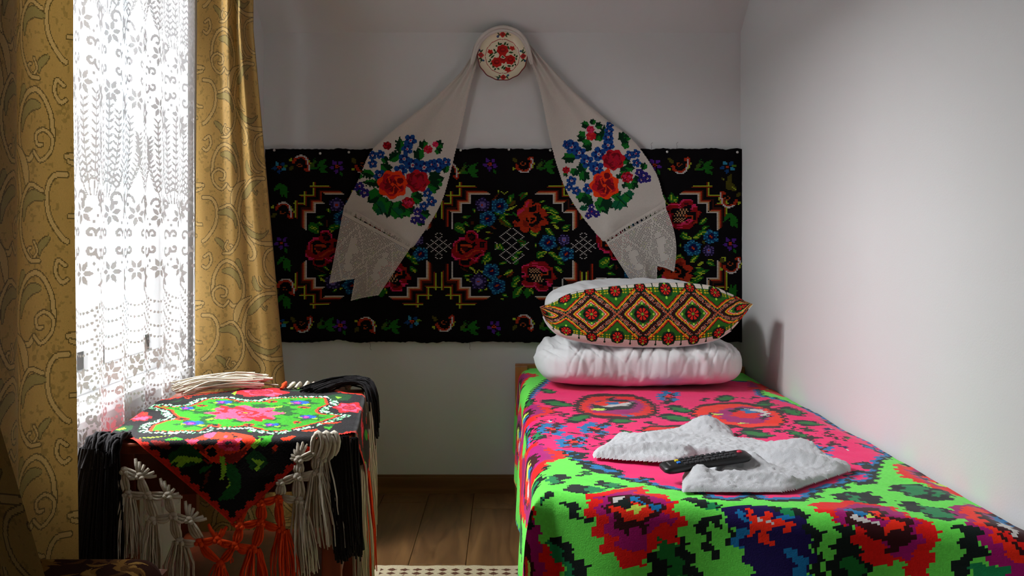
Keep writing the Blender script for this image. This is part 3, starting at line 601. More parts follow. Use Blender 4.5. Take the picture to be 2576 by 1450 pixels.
def strands(A, B, colr, n=16, w0=.012, w1=.03, rad=.0021, wild=.008, name='tassel', depth=.5):
    """a tassel of loose yarns from A hanging to B"""
    acc = Acc(); A = np.asarray(A, float); B = np.asarray(B, float); t = np.linspace(0, 1, 8)
    for i in range(n):
        th = random.random()*2*math.pi; rr = math.sqrt(random.random())
        ex = np.array([E1[0], E1[1], 0])*math.cos(th)*rr + np.array([E2[0], E2[1], 0])*math.sin(th)*rr*depth
        L = 1 + random.uniform(-.06, .05)
        wob = np.cumsum(RNG.normal(0, wild/8, (8, 3)), 0)*np.array([1, .6, .1]); wob -= wob[0]
        w_ = w0 + (w1-w0)*np.minimum(t*1.6, 1)
        P = A + (B-A)*(t*L)[:, None] + ex*w_[:, None] + wob
        acc.tube(P, rad*(1 - .45*t), 5)
    return tcpart(acc.build(name, yarn[colr]))
def tassel(a, b, colr, n=16, w0=.012, w1=.028, off=.014, **k): return strands(fpt(*z3(*a), off), fpt(*z3(*b), off), colr, n, w0, w1, **k)
def fan(pts, k, colr):
    for p in pts: cord(p, k, colr, 1, .010, .002, .0042)
    knot(k, colr)
# left run: white
fan([(878,655), (905,675), (935,695), (965,720), (1000,742), (1015,768)], (905,760), 'white')
fan([(1038,783), (1065,800), (1095,825), (1130,850), (1160,880), (1182,905)], (1085,885), 'white')
fan([(1200,930), (1230,950), (1255,975), (1285,1000), (1318,1028), (1340,1045)], (1225,1045), 'white')
for a, b in (((905,760),(815,740)), ((905,760),(960,880)), ((905,765),(945,885)), ((800,720),(830,870)), ((1085,885),(965,880)), ((830,875),(955,885)), ((960,890),(1000,1040)), ((965,885),(1020,1030)),
             ((1085,890),(1120,1010)), ((1090,885),(1130,1015)), ((1125,1020),(1000,1045)), ((1225,1045),(1125,1015)), ((1125,1020),(1170,1175)), ((1120,1015),(1150,1180)),
             ((1225,1050),(1295,1180)), ((1230,1045),(1310,1170)), ((1170,1185),(1285,1195)), ((765,760),(790,870)), ((905,765),(800,715))): cord(a, b, 'white', 3)
for k in ((960,885), (830,875), (1125,1018), (985,1048), (1165,1182), (805,728)): knot(k, 'white')
tassel((825,880), (815,1290), 'white', 34, .014, .035); tassel((845,885), (875,1290), 'white', 14, .008, .014)
tassel((800,880), (740,1290), 'white', 12, .01, .02)
tassel((985,1055), (985,1380), 'white', 26, .014, .028); tassel((1010,1055), (1030,1400), 'white', 10, .006, .012)
tassel((1165,1190), (1165,1450), 'white', 30, .014, .034); tassel((830,880), (790,1290), 'white', 10, .01, .02)
# tip: orange
fan([(1350,1080), (1375,1120), (1400,1135), (1440,1110), (1470,1095), (1455,1130)], (1410,1175), 'orange')
fan([(1500,1075), (1535,1030), (1560,1000), (1590,960), (1602,975), (1520,1090)], (1555,1080), 'orange')
fan([(1612,940), (1630,905), (1655,880), (1680,850), (1700,830), (1720,845)], (1690,935), 'orange')
for a, b in (((1295,1190),(1400,1170)), ((1300,1200),(1430,1325)), ((1300,1205),(1390,1300)), ((1410,1180),(1520,1205)), ((1520,1215),(1430,1325)), ((1555,1085),(1525,1205)), ((1560,1080),(1540,1200)), ((1525,1210),(1640,1225)),
             ((1555,1080),(1690,1055)), ((1690,940),(1685,1050)), ((1700,940),(1710,1050)), ((1690,1065),(1645,1225)), ((1695,1065),(1670,1220)), ((1690,1060),(1825,1105)), ((1690,930),(1800,905)), ((1700,1060),(1810,1100)), ((1800,920),(1820,1100)), ((1530,1215),(1620,1250))): cord(a, b, 'orange', 3)
for k in ((1520,1210), (1640,1230), (1690,1060), (1825,1108), (1428,1330), (1290,1190), (1805,905)): knot(k, 'orange')
tassel((1425,1340), (1420,1520), 'orange', 24, .012, .03); tassel((1645,1240), (1640,1500), 'orange', 34, .014, .034); tassel((1835,1115), (1850,1440), 'orange', 34, .014, .034); tassel((1805,920), (1820,1100), 'orange', 14, .01, .014)
tassel((1480,1250), (1500,1330), 'orange', 4, .006, .006)
# right run: white
fan([(1740,800), (1760,770), (1780,740), (1805,700), (1835,680), (1850,700)], (1815,795), 'white')
fan([(1868,650), (1880,620), (1905,585), (1930,550), (1965,545), (1990,560)], (1935,650), 'white')
for a, b in (((1815,800),(1925,755)), ((1820,800),(1805,890)), ((1825,800),(1830,890)), ((1935,660),(1925,755)), ((1940,655),(1950,750)), ((1935,655),(2050,600)), ((1935,765),(2050,735)), ((1925,765),(1920,915)), ((1940,765),(1960,910)), ((1820,895),(1935,915)),
             ((2050,610),(2040,730)), ((2060,600),(2075,730)), ((1935,775),(2045,745))): cord(a, b, 'white', 3)
for k in ((1930,760), (2055,735), (1940,918), (2055,605), (2090,640)): knot(k, 'white', .0095)
tassel((1945,930), (1990,1400), 'white', 38, .014, .034); tassel((2060,745), (2110,1230), 'white', 46, .016, .05); tassel((2100,620), (2140,1000), 'white', 18, .012, .03); tassel((2080,745), (2250,1040), 'white', 9, .008, .02, wild=.02)
for i in range(5):                                              # heaped loops at the right front corner
    acc = Acc()
    x0, y0 = 2045+i*26, 540 + (i % 2)*20; p = np.array([fpt(*z3(x0+dx, y0+dy), .012+dd) for dx, dy, dd in ((-25,90,0), (-15,-10,.012), (20,-55,.016), (45,0,.018), (30,70,.01), (5,110,.004))])
    acc.tube(cr(p, 14), .0055, 6); tcpart(acc.build('cord', yarn['white']))
# black runs at the two front corners
fl = lambda tx, ty, z: tworld(np.float64(tx), np.float64(ty), z)
for i in range(9):
    s_ = i/8; a = fl(-THW-.016+.040*s_, -THD-.014, TZ-.010-.012*s_); b = a + np.array([-.045 + .045*s_, -.012, -.30 + .06*abs(s_-.4)])
    strands(a, b, 'black', 60, .020, .030, .0034)
for i in range(7):
    s_ = i/6; a = fl(-THW-.016, -THD+.01+.14*s_, TZ-.01); strands(a, a + np.array([-.022+.012*s_, -.01, -.29]), 'black', 46, .018, .028, .0034, depth=1)
for i in range(6):                                              # the knotted heading lying on the corner
    acc = Acc(); p = np.array([fl(-THW+.055-.012*i, -THD+.030, TZ+.006), fl(-THW+.045-.012*i, -THD+.005, TZ+.010), fl(-THW+.04-.012*i, -THD-.014, TZ-.004), fl(-THW+.035-.012*i, -THD-.02, TZ-.05)])
    [acc.tube(cr(p + RNG.normal(0, .004, (4, 3)), 10), .0036, 5) for _ in range(7)]; tcpart(acc.build('cord', yarn['black']))
for i in range(5):
    s_ = i/4; a = fl(THW-.038+.024*s_, -THD-.015, TZ-.004+.002*i); strands(a, a + np.array([.016, -.004, -.262 + .02*s_]), 'black', 44, .009, .012, .0032)
for i in range(1):
    a = fl(THW+.004, -THD+.012+.03*i, TZ-.006); strands(a, a + np.array([.008, -.006, -.26]), 'black', 40, .010, .014, .0034, depth=1)
# right side of the table: white, orange, white tassels seen edge-on
for ty, dz, ln, c in ((-.20,.10,.30,'white'), (-.15,.14,.30,'white'), (-.09,.20,.26,'orange'), (-.04,.235,.26,'orange'), (.01,.225,.26,'orange'), (.06,.18,.26,'orange'), (.12,.13,.24,'white'), (.17,.09,.26,'white'), (.22,.05,.26,'white'), (.27,.03,.26,'white')):
    a = fl(THW+.016, ty, TZ-dz); strands(a, a + np.array([.008, -.004, -ln]), c, 24, .010, .022, .0024, depth=1.2)
# back edge: strands thrown over the table, black bunch at the far right corner
for i in range(7):
    s_ = i/6; a = fl(-.215+.19*s_, THD-.02, TZ+.014); acc = Acc()
    for k in range(9):
        o_ = RNG.normal(0, 1, 3)*np.array([.016, .014, .007]) + np.array([0, 0, .006]); p = np.array([fl(-.03+.01*k/9, THD+.02, TZ+.012), fl(-.10, THD-.005, TZ+.020), fl(-.17, THD-.03, TZ+.018), fl(-.235, THD-.075, TZ+.008)]) + o_ + RNG.normal(0, .005, (4, 3)) + np.array([0, -.03*s_, .004*s_])
        acc.tube(cr(p, 10), .0026, 5)
    tcpart(acc.build('tassel', yarn['white']))
for i in range(10):
    acc = Acc(); x = .03+.021*i
    for k in range(3):
        p = np.array([fl(x, THD-.05, TZ+.006), fl(x+.012, THD-.01, TZ+.016), fl(x+.004*k, THD+.016, TZ+.004), fl(x, THD+.022, TZ-.05)]); acc.tube(cr(p + RNG.normal(0, .002, (4, 3)), 9), .0045, 6)
    tcpart(acc.build('cord', yarn['orange' if i < 1 else 'white']))
for i in range(8):
    acc = Acc(); s_ = i/7
    for k in range(14):
        o_ = RNG.normal(0, 1, 3)*np.array([.008, .015, .006]); p = np.array([fl(.10+.06*s_, THD-.10, TZ+.010), fl(.17+.04*s_, THD-.05, TZ+.024), fl(THW-.01+.01*s_, THD-.06*s_, TZ+.022), fl(THW+.022, THD-.03-.05*s_, TZ-.012), fl(THW+.03, THD-.02-.06*s_, TZ-.09 - .09*s_*random.random())]) + o_
        acc.tube(cr(p, 12), .0026, 5)
    tcpart(acc.build('tassel', yarn['black']))
# ================================================================== woven wall carpet
WD = 3.985
BK, CR, PKc, ORc, GRc, BLc, CYc, NVc, PUc, LPc, LMc, BRc, TNc, WHc, OLc, RRc, DKR = ('#0b080b', '#9c1016', '#ea2c68', '#c43e14', '#1f701a', '#0f4a78', '#3a9cc0', '#100e48', '#33265c', '#7a68ac', '#b4c82e', '#74300c', '#d49c6a', '#dcd4cc', '#585414', '#bc3416', '#4c080c')
kx0, ky0, kx1, ky1 = 668., 375., 1866., 861.
kc = Cv(kx0, ky0, kx1, ky1, 320, 168, BK)
MX, MY = 1288., 618.                                     # centre of the middle medallion
def dots(pts, col):
    for x, y in kc.M(pts):
        i = int((x-kx0)/kc.dx); j = int((y-ky0)/kc.dy)
        if 0 <= i < kc.nx and 0 <= j < kc.ny: kc.idx[j, i] = kc.c(col)
def blue(x, y, r, s=9.06):
    kc.ell(x, y, r*1.0, r*.95, BLc, 0, 20, 5, .14, x); kc.ell(x+r*.08, y, r*.5, r*.48, NVc)
    th = np.linspace(0, 2*np.pi, 15, endpoint=False) + x*.01
    dots(np.stack([x + r*.88*np.cos(th), y + r*.84*np.sin(th)], 1), CYc); dots(np.stack([x + r*.62*np.cos(th[::2]+.2), y + r*.6*np.sin(th[::2]+.2)], 1), CYc)
    kc.line([(x-r*.1, y+r*.06), (x+r*.12, y-r*.08)], 4.4, ORc)
def purp(x, y, r):
    kc.ell(x, y, r, r*.95, '#2a2050', 0, 20, 5, .16, y)
    th = np.linspace(0, 2*np.pi, 12, endpoint=False); dots(np.stack([x + r*.85*np.cos(th), y + r*.8*np.sin(th)], 1), '#7a68a8')
    kc.ell(x, y, r*.48, r*.5, LPc); kc.ell(x, y, r*.16, r*.14, ORc)
def tleaf(x0, y0, x1, y1, wd, vein=True, c=GRc, bend=0):
    kc.leaf(x0, y0, x1, y1, wd, c, None, bend)
    if vein == 2: kc.line([(x0+(x1-x0)*.2, y0+(y1-y0)*.2), (x0+(x1-x0)*.75, y0+(y1-y0)*.75)], 2.6, BRc)
    elif vein: kc.line([(x0+(x1-x0)*.25, y0+(y1-y0)*.25), (x0+(x1-x0)*.7, y0+(y1-y0)*.7)], 2.6, LMc)
def lattice(cx, cy, rx, ry, per=5):
    ci = int((cx-kx0)/kc.dx); cj = int((cy-ky0)/kc.dy)
    for j in range(-ry, ry+1):
        for i in range(-rx, rx+1):
            if abs(i)/rx + abs(j)/ry <= 1.15 and ((i+j) % per == 0 or (i-j) % per == 0) and 0 <= ci+i < kc.nx: kc.idx[cj+j, ci+i] = kc.c('#c4bcb4')
def medallion(dx, flip):
    tf = lambda p: np.stack([p[:, 0]+dx, (2*MY-p[:, 1]) if flip else p[:, 1]], 1)
    # stepped frame, one corner mirrored four ways
    whites = [(1180,268), (760,268), (760,470), (540,470), (540,676), (328,676), (328,1072)]
    yel = ['435,75 850,75', '515,10 515,290', '210,285 520,285', '300,215 300,490', '60,485 320,485', '108,425 108,805']
    for sx in (1, -1):
        for sy in (1, -1):
            mir = lambda p: tf(np.stack([MX + sx*(p[:, 0]-MX), MY + sy*(p[:, 1]-MY)], 1))
            kc.at(1100, 460, 9.06, mir)
            for k, c in ((3, '#4a1c0c'), (2, RRc), (1, TNc), (0, WHc)):
                kc.line([(x-36*k, y-27*k) for x, y in whites], 3.4, c)
            for t in yel:
                kc.L('#8a2c0a', 3.2, ' '.join('%f,%f' % (float(a.split(',')[0])+34, float(a.split(',')[1])+26) for a in t.split()))
            for t in yel: kc.L(LMc, 3.0, t)
            kc.L('#8a2c0a', 3.2, '545,10 545,60;330,215 330,270;140,425 140,470;435,100 540,100')
    # ---- flowers
    kc.at(1100, 460, 9.06, tf)
    for a in ((1400,170,1370,260,50), (1240,440,1420,240,50,2,'#7a3414'), (1740,250,1560,560,110), (1800,400,1600,560,90,2,OLc), (1280,700,1720,740,90), (1540,760,1400,860,110), (1380,820,1680,1040,110,2,OLc), (1480,820,1720,1030,90),
              (560,800,760,760,90), (420,920,620,1180,230), (600,900,730,1000,90), (830,1050,1180,960,130), (820,580,880,710,70), (1120,1130,1280,1170,60,2,OLc), (1220,990,1360,1080,60,0,'#7a3414'), (800,830,800,1050,40,0,'#5a2810'), (1080,1300,1220,1250,60)): tleaf(*a)
    kc.L(LMc, 2.6, '1460,205 1545,265 1620,200;850,645 960,645;440,1028 500,1055 560,1028 610,1110 620,1140;860,1075 950,1105 920,1130;990,1020 1070,992;1120,1128 1210,1128;1510,628 1640,628 1760,565 1800,535;1440,712 1530,712 1600,740')
    purp(1030, 510, 165); blue(1420, 540, 185); blue(1150, 820, 180)
    # left rose
    kc.at(1100, 610, 9.06, tf)
    kc.P(CR, '330,180 380,30 440,-40 520,-85 620,-100 660,-200 700,-255 830,-255 910,-180 940,-90 1060,-50 1150,-20 1150,150 1080,230 1080,290 1000,330 940,400 930,450 800,500 760,560 640,575 500,520 480,420 420,390 350,350 330,270')
    kc.P(BK, '470,20 540,-40 640,-30 700,20 780,40 860,0 900,60 820,140 720,200 620,250 540,290 470,200;700,-180 800,-215 880,-140 880,-60 800,-20 720,-80;960,0 1090,0 1080,120 960,140;520,440 600,380 760,400 740,500 620,530 540,500;840,330 900,280 1000,240 1000,300 920,350')
    kc.P(DKR, '560,60 700,40 760,100 640,200 540,180;720,-120 800,-160 840,-90 780,-60;990,20 1050,40 1030,110')
    kc.L(ORc, 4, '550,90 560,60 640,70;640,75 760,75;560,90 620,90;710,98 790,98;455,60 460,220;540,150 600,240 630,210;645,320 720,310 820,215 940,180;590,400 700,390')
    kc.L(PKc, 3.4, '700,-253 830,-253;670,-228 700,-240;850,-225 905,-175 915,-110;510,-85 620,-85;470,-55 530,-60;390,40 395,165;400,10 440,-25;330,275 350,320 430,360 510,380;400,385 470,385;785,375 850,430 900,430;880,390 930,380 910,350;940,315 1060,290 1075,230 1010,180;1010,205 1010,180')
    # lower left group
    for a in ((1200,230,1000,500,120), (1240,340,1100,480,90), (1600,460,1380,500,60), (720,560,860,640,70), (580,780,800,740,60), (620,800,820,920,50,1), (1060,1020,940,1150,70), (1140,840,1180,910,40), (1720,620,1530,760,110), (1760,660,1550,820,60,0,'#7a3414'),
              (1480,1180,1600,1240,90), (1700,1000,1810,900,140), (1800,1060,1740,1300,120), (1310,40,1430,180,120), (1460,100,1520,140,60), (1700,420,1810,280,120), (520,570,760,700,30,0,'#5a2810'), (1360,830,1480,740,50,0,'#8a2c10'), (1440,1280,1540,1310,60)): tleaf(*a)
    kc.L(LMc, 2.8, '1075,450 1160,430;1080,480 1110,540;780,590 850,650;850,700 910,720 910,670 950,640 1010,665 1060,720;670,865 750,895;1100,1085 1140,1050;1520,745 1600,700 1700,630;1355,60 1360,100 1430,140')
    blue(1230, 660, 180); blue(1360, 1000, 190); purp(940, 900, 180)
    # upper right red-orange flower
    kc.at(1280, 460, 9.06, tf)
    for a in ((60,260,10,520,110), (440,260,200,300,110), (360,220,240,420,110,2), (700,450,850,420,60), (740,540,1080,640,100), (880,600,1160,720,110), (900,780,1300,880,120), (920,920,1160,900,60), (1200,1060,1400,970,110), (470,1120,640,1240,80), (700,1100,560,1230,70), (820,1030,1050,1240,110), (100,680,180,780,60,0), (0,950,90,1030,50,0)): tleaf(*a)
    kc.P(RRc, '90,880 150,860 200,900 280,860 200,780 180,660 220,600 330,560 360,440 440,390 520,380 550,440 520,540 600,470 680,450 740,500 720,580 820,620 890,740 870,780 740,800 860,820 895,900 880,960 730,1000 720,1090 640,1150 540,1130 480,1040 450,1120 340,1150 270,1090 270,1020 120,1000')
    kc.P('#8c2412', '120,900 180,930 200,1000 140,980;330,850 400,900 450,1000 380,1020 320,960;520,1010 640,960 700,1040 600,1060;640,560 700,500 720,560 680,640')
    kc.P(BK, '540,540 620,520 640,640 560,680 460,660 440,600;560,700 700,680 740,800 800,830 700,900 640,960 520,1010 450,960 440,900 380,860 400,800 600,800;180,860 240,880 230,920')
    kc.P('#e02a20', '190,660 230,610 330,570 350,620 260,700 200,740;380,460 450,410 460,520 400,560')
    kc.L(PKc, 4, '215,730 240,690 300,650 350,615;370,560 410,560 420,490 435,450;210,700 280,640')
    kc.L(ORc, 3.6, '335,760 400,735 480,725 540,780 620,800 615,860 570,890 540,915 460,910 460,860;430,770 480,800;430,830 500,830')
    kc.L(LMc, 2.8, '760,580 820,610;890,690 960,695 1040,740 1110,770;1060,800 1150,795;1250,1100 1340,1100 1360,1070;390,240 430,275;500,1100 550,1135;830,1040 920,1040;870,1060 950,1130;0,610 60,570 160,535'); kc.P(LMc, '1000,980 1050,955 1125,1020 1120,1070 1060,1040')
    kc.L(LMc, 4, '560,1190 600,1200')
    blue(890, 1370, 190); purp(1255, 1310, 130)
    # lower right pink rose
    kc.at(1280, 610, 9.06, tf)
    for a in ((600,290,860,200,110), (620,350,780,320,80), (900,230,1100,330,110), (1000,350,1280,380,120), (1100,430,1270,520,90), (1040,560,1240,680,110), (250,60,400,40,110), (60,420,240,300,110), (130,520,220,420,90,0), (240,770,60,960,150), (60,1000,200,1000,110), (280,1000,130,1280,170), (420,1040,420,1280,170), (500,1060,560,1200,80), (600,20,620,120,60)): tleaf(*a)
    kc.P(CR, '285,560 380,510 480,470 560,420 640,440 760,430 860,470 920,550 1000,580 1000,680 1060,760 1110,840 1000,860 990,930 960,1000 900,1020 900,1090 800,1130 680,1120 610,1060 600,960 570,1030 420,1040 300,960 290,880 350,850 290,800 310,760 390,730 290,680 285,610')
    kc.P(BK, '420,620 500,560 620,560 740,600 820,640 860,700 900,640 960,640 980,760 960,820 840,840 880,960 840,1000 700,960 640,900 540,920 440,920 380,860 400,820 480,800 440,740')
    kc.P(DKR, '540,560 660,570 700,650 600,620;860,560 960,580 940,640;720,980 820,990 780,1050 680,1040'); kc.P('#a83214', '880,560 1000,560 1000,640 940,620;1000,720 1060,780 1020,850')
    ii = [(x, y) for r_, y in enumerate(range(620, 900, 27)) for x in range(470 + (r_ % 2)*36 + max(0, r_-4)*22, 700 + r_*10, 72)]; dots(ii, TNc)
    kc.L(ORc, 3.6, '720,750 870,750 890,660;760,720 760,780')
    kc.L(PKc, 3.4, '290,590 330,540 460,515;290,620 290,680 370,705 395,730;390,745 290,790 290,850;290,880 290,950 360,985;350,1000 450,1005 560,1000 600,960 590,920;540,480 640,480;530,540 640,540;640,560 770,560;640,590 700,590 760,640 840,670 870,640 800,590;610,1000 640,1060 700,1115 770,1115;810,1115 880,1090;840,885 890,915;880,940 1000,940;890,970 960,970;910,1000 960,1000')
    kc.L(LMc, 3, '770,230 860,215 820,260;900,230 1030,255;710,320 770,315 750,290;1010,330 1040,310 1100,310;140,960 240,870;200,1185 240,1120 280,1060 330,1010;390,1040 390,1100;480,1100 500,1060;1110,610 1190,690;0,700 80,640')
    blue(1310, 270, 165); kc.ell(1145, 140, 36, 36, OLc)
for dx, fl in ((-366, False), (363, True), (0, False)): medallion(dx, fl)
kc.at(0, 0, 1)
for x in (1105, 1467): lattice(x, 618, 9, 11, 6)
lattice(1288, 618, 13, 15, 8); lattice(925, 618, 13, 15, 8); lattice(1650, 618, 13, 15, 8)
# the centre lattices lie between the flowers: bring two leaves back on top
for x in (1288, 925, 1650): tleaf(x-33, 612, x-22, 634, 11); tleaf(x+12, 606, x+38, 612, 12, 2); tleaf(x+8, 640, x+30, 632, 10)
# ---- border
def bfl(x, y, blue_=True):
    cs = [CYc, '#164a8a', CYc, '#164a8a', '#164a8a', CYc] if blue_ else ['#5a2a9a']*5
    for k, c in enumerate(cs[:5]):
        a = math.radians(-120 + k*72); kc.leaf(x+6*math.cos(a), y+5*math.sin(a), x+20*math.cos(a), y+18*math.sin(a), 10, c)
    kc.ell(x, y, 5.5, 4.2, ORc, 0, 8); kc.ell(x, y, 2, 1.5, '#5a0a0a', 0, 8); kc.leaf(x+8, y+12, x+14, y+26, 8, GRc) if not blue_ else kc.leaf(x+9, y-2, x+24, y-4, 8, '#5a8a1c')
def scroll(x, y, up=1, fx=1):
    t = np.linspace(0, 1, 9); ax = x + fx*(-20 + 40*t); ay = y + up*(-17 + 38*t**2.2)
    t2 = np.linspace(0.1, np.pi*1.05, 9); P = np.stack([x - fx*18*np.cos(t2), y - up*17*np.sin(t2)], 1); P = np.vstack([P, [x+fx*21, y+up*8], [x+fx*20, y+up*18], [x+fx*13, y+up*15]])
    kc.line(P, 8, RRc); kc.line([(a, b-up*2.5) for a, b in P[2:-1]], 4, WHc)
    sp = np.linspace(0, 5.2, 12); kc.line(np.stack([x-3+fx*7*np.cos(sp)*(1-sp/9), y+up*4+6*np.sin(sp)*(1-sp/9)], 1), 2.6, '#a8481c')
    kc.leaf(x-fx*22, y-up*12, x-fx*30, y-up*6, 7, LMc); kc.leaf(x-fx*18, y+up*6, x-fx*30, y+up*20, 11, OLc); kc.line([(x+fx*20, y-up*8), (x+fx*27, y+up*6)], 3, LMc)
def spray(x, y, fx=1, fy=1):
    for a in ((-24,10,-8,-14,10,'#4a6a1c'), (-6,6,20,-18,13,GRc), (0,4,24,2,11,GRc), (0,8,22,20,12,GRc), (-22,8,2,6,8,GRc)):
        kc.leaf(x+fx*a[0], y+fy*a[1], x+fx*a[2], y+fy*a[3], a[4], a[5])
    sp = np.linspace(0, 4.6, 9); kc.line(np.stack([x-fx*9+5*np.cos(sp), y-fy*12+5*np.sin(sp)], 1), 2.6, '#1c5a1c')
def vspray(x, y, fy=1):
    for a in ((0,-20,-20,4,11), (0,-16,18,6,12), (2,-14,2,18,12), (6,0,16,20,10)): kc.leaf(x+a[0], y+fy*a[1], x+a[2], y+fy*a[3], a[4], GRc)
for x, y, b_ in ((704,422,1), (848,420,0), (1040,418,1), (1233,414,0), (1430,416,1), (1646,416,0), (1829,421,1), (857,822,0), (1037,810,1), (1243,823,0), (1430,818,1), (1640,820,0), (1829,815,1), (704,815,1)): bfl(x, y, bool(b_))
for x, y, up, fx in ((757,412,1,1), (915,418,-1,1), (1130,430,1,1), (1318,416,-1,1), (1500,416,1,1), (1710,418,-1,1), (762,817,-1,1), (922,818,1,1), (1118,815,-1,1), (1318,812,1,1), (1530,815,-1,1), (1720,815,1,1)): scroll(x, y, up, fx)
for x, y in ((803,417), (970,418), (1182,428), (1374,418), (1570,418), (1772,420), (822,818), (985,820), (1182,823), (1380,820), (1590,820), (1780,820)): spray(x, y)
for x, y, f_ in ((709,480,1), (716,665,1), (1838,556,1), (1836,735,-1), (716,760,1)): vspray(x, y, f_)
for x, y, up, fx in ((714,530,1,1), (720,722,1,1), (1833,503,-1,-1), (1838,668,-1,1)): scroll(x, y, up, fx)
for x, y in ((709,612), (1836,614)): bfl(x, y, False)
kc.P(OLc, '1828,445 1838,440 1840,460 1850,470 1852,482 1836,480 1824,476;1812,448 1822,450 1818,458'); kc.L(LMc, 3, '1818,450 1822,456;1842,472 1848,478;1815,647 1824,650 1824,656')
# woven rows: the black warp yarn shows between the rows of stitches
id3 = np.repeat(kc.idx, 3, 0); id3[2::3] = kc.c(BK); kc.idx = id3; kc.ny *= 3; kc.dy /= 3
def wall_pt(x, y, d): return np.stack([(x-CX)*WD/F, d + 0*x, CAMH + (CY-y)*WD/F], 1)
def carpet_pos(x, y):
    e = np.exp(-(y-ky0)/6) + np.exp(-(ky1-y)/6)
    yy = y + e*(2.2*vnoise(x/26, y*0+1, 2) + 1.2*vnoise(x/6, y*0+5, 4)) - 5*np.exp(-((x-845)/40)**2)*np.clip((y-ky0)/(ky1-ky0), 0, 1)**6
    xx = x + (np.exp(-(x-kx0)/6) + np.exp(-(kx1-x)/6))*1.0*vnoise(y/14, x*0, 6)
    d = WD - .004 - .003*(1+vnoise(x/90, y/60, 8)) - .004*np.sin((x-kx0)/60)**2*np.clip((y-ky0)/(ky1-ky0), 0, 1)
    return wall_pt(xx, yy, d)
carpet = tag(empty('wall_carpet', (0, WD, 1.0)), 'black woven wall carpet with rose medallions pinned to the back wall', 'carpet')
def cpart(o): o.parent = carpet; o.matrix_parent_inverse = Matrix.Translation(-Vector(carpet.location)); return o
cpart(kc.sheet('woven_panel', carpet_pos, mat('woven_wool_carpet', attr=True, rough=.92, bump=(350, .4), spec=.1), None, .10))
cpart(box_obj('backing', (kx0+3-CX)*WD/F, (kx1-3-CX)*WD/F, WD-.002, YB-.001, CAMH+(CY-ky1+6)*WD/F, CAMH+(CY-ky0-4)*WD/F, mat('black_felt', lin(BK), .95)))
for x, y in ((692,379), (807,387), (879,384), (1159,379), (1280,377), (1384,379), (1520,380), (1677,383), (1853,384)):
    acc = Acc(); p = wall_pt(np.array([x*1.]), np.array([y*1.]), WD-.014)[0]; acc.ball(p, .0055, 10, (1, .7, 1)); cpart(acc.build('nail_head', mat('zinc_nail', (.75, .73, .68), .35, metal=.6)))
# loose threads on the edge
for x, y, k in ((930,868,1), (1180,868,1), (1700,371,-1), (1636,372,-1)):
    p = [wall_pt(np.array([x+dx*1.]), np.array([y+dy*k*1.]), WD-.006)[0] for dx, dy in ((0,-8), (3,2), (1,8), (5,13))]
    acc = Acc(); acc.tube(cr(p, 8), .0006, 4); cpart(acc.build('thread', mat('black_felt')))

# ================================================================== plate and embroidered towel
PD = 3.955; pcx, pcy, pr = 1264., 141., 63.
plate = tag(empty('plate', tuple(px3(pcx, pcy, PD))), 'round cream ceramic plate painted with red roses hung high on the wall', 'plate')
def plpart(o): o.parent = plate; o.matrix_parent_inverse = Matrix.Translation(-Vector(plate.location)); return o
Rp = pr*PD/F
def prof(r): return -.004 - .020*np.clip((r-.62)/.38, 0, 1)**1.3 + .004*np.clip(1-r/.6, 0, 1)**.5*0
def disc_pos(x, y):
    r = np.hypot(x-pcx, y-pcy)/pr; sc = np.where(r > .9, 1, 1)
    return np.stack([(x-CX)*PD/F, PD + .012 + prof(r), CAMH + (CY-y)*PD/F], 1)
pc = Cv(pcx-pr, pcy-pr, pcx+pr, pcy+pr, 150, 150, '#efe2c2')
XX, YY = np.meshgrid(pc.xc, pc.yc); ang = np.arctan2(YY-pcy, XX-pcx); rr = np.hypot(XX-pcx, YY-pcy)/(pr*(.985 + .012*np.cos(14*ang)))
pc.idx[np.abs(rr-.69) < .012] = pc.c('#a8201c')
pc.at(1180, 60, 9.065)
RRd, RD3, GRN, BLU = '#c41812', '#8e0f0c', '#234d1c', '#2a4f70'
def prose(x, y, r): pc.ell(x, y, r, r*.95, RRd, 0, 20, 7, .08, x); pc.ell(x, y-r*.05, r*.55, r*.45, RD3); pc.ell(x+r*.05, y-r*.12, r*.32, r*.2, RRd)
for x, y, r in ((765,590,130), (630,870,120), (940,810,115), (770,790,110)): prose(x, y, r)
pc.P('#efe2c2', '715,745 760,705 830,760 800,790 720,770'); pc.P(GRN, '735,760 765,715 820,775')
for x, y, r in ((485,630,62), (985,550,60), (885,1040,72)): pc.ell(x, y, r, r*.8, RRd, .4, 16, 5, .2)
for a in ((560,560,600,640), (640,620,560,680), (450,740,560,650), (490,780,590,690), (880,490,920,590), (900,640,1020,650), (740,1020,800,930), (780,1040,840,960), (870,950,970,960), (650,490,600,500), (680,480,665,400), (690,470,755,430), (800,460,850,405), (790,450,840,470), (850,480,900,440), (1030,680,1050,730), (1060,750,1115,715), (1070,760,1080,830), (1030,880,1060,850), (980,970,1020,920), (1040,900,1075,950), (430,860,500,840), (470,790,500,840), (490,930,520,860), (520,970,590,980), (570,1050,620,1000), (640,1000,700,1040)): pc.leaf(*a, 42, GRN)
def sprig(x, y, rot):
    ca, sa = math.cos(rot), math.sin(rot); q = lambda u, v: (x+u*ca-v*sa, y+u*sa+v*ca)
    for u0, v0, u1, v1 in ((-60,20,-130,-50), (-60,0,-120,50), (60,20,130,-40), (60,10,110,60), (90,0,160,-10)): pc.leaf(*q(u0, v0), *q(u1, v1), 34, GRN)
    pc.ell(*q(-110, 45), 28, 28, BLU); pc.ell(*q(120, -50), 28, 24, BLU); pc.line([q(60, 0), q(190, 20)], 1.3, GRN); pc.ell(x, y, 62, 58, RRd, 0, 16, 4, .12); pc.ell(x+5, y, 34, 30, RD3)
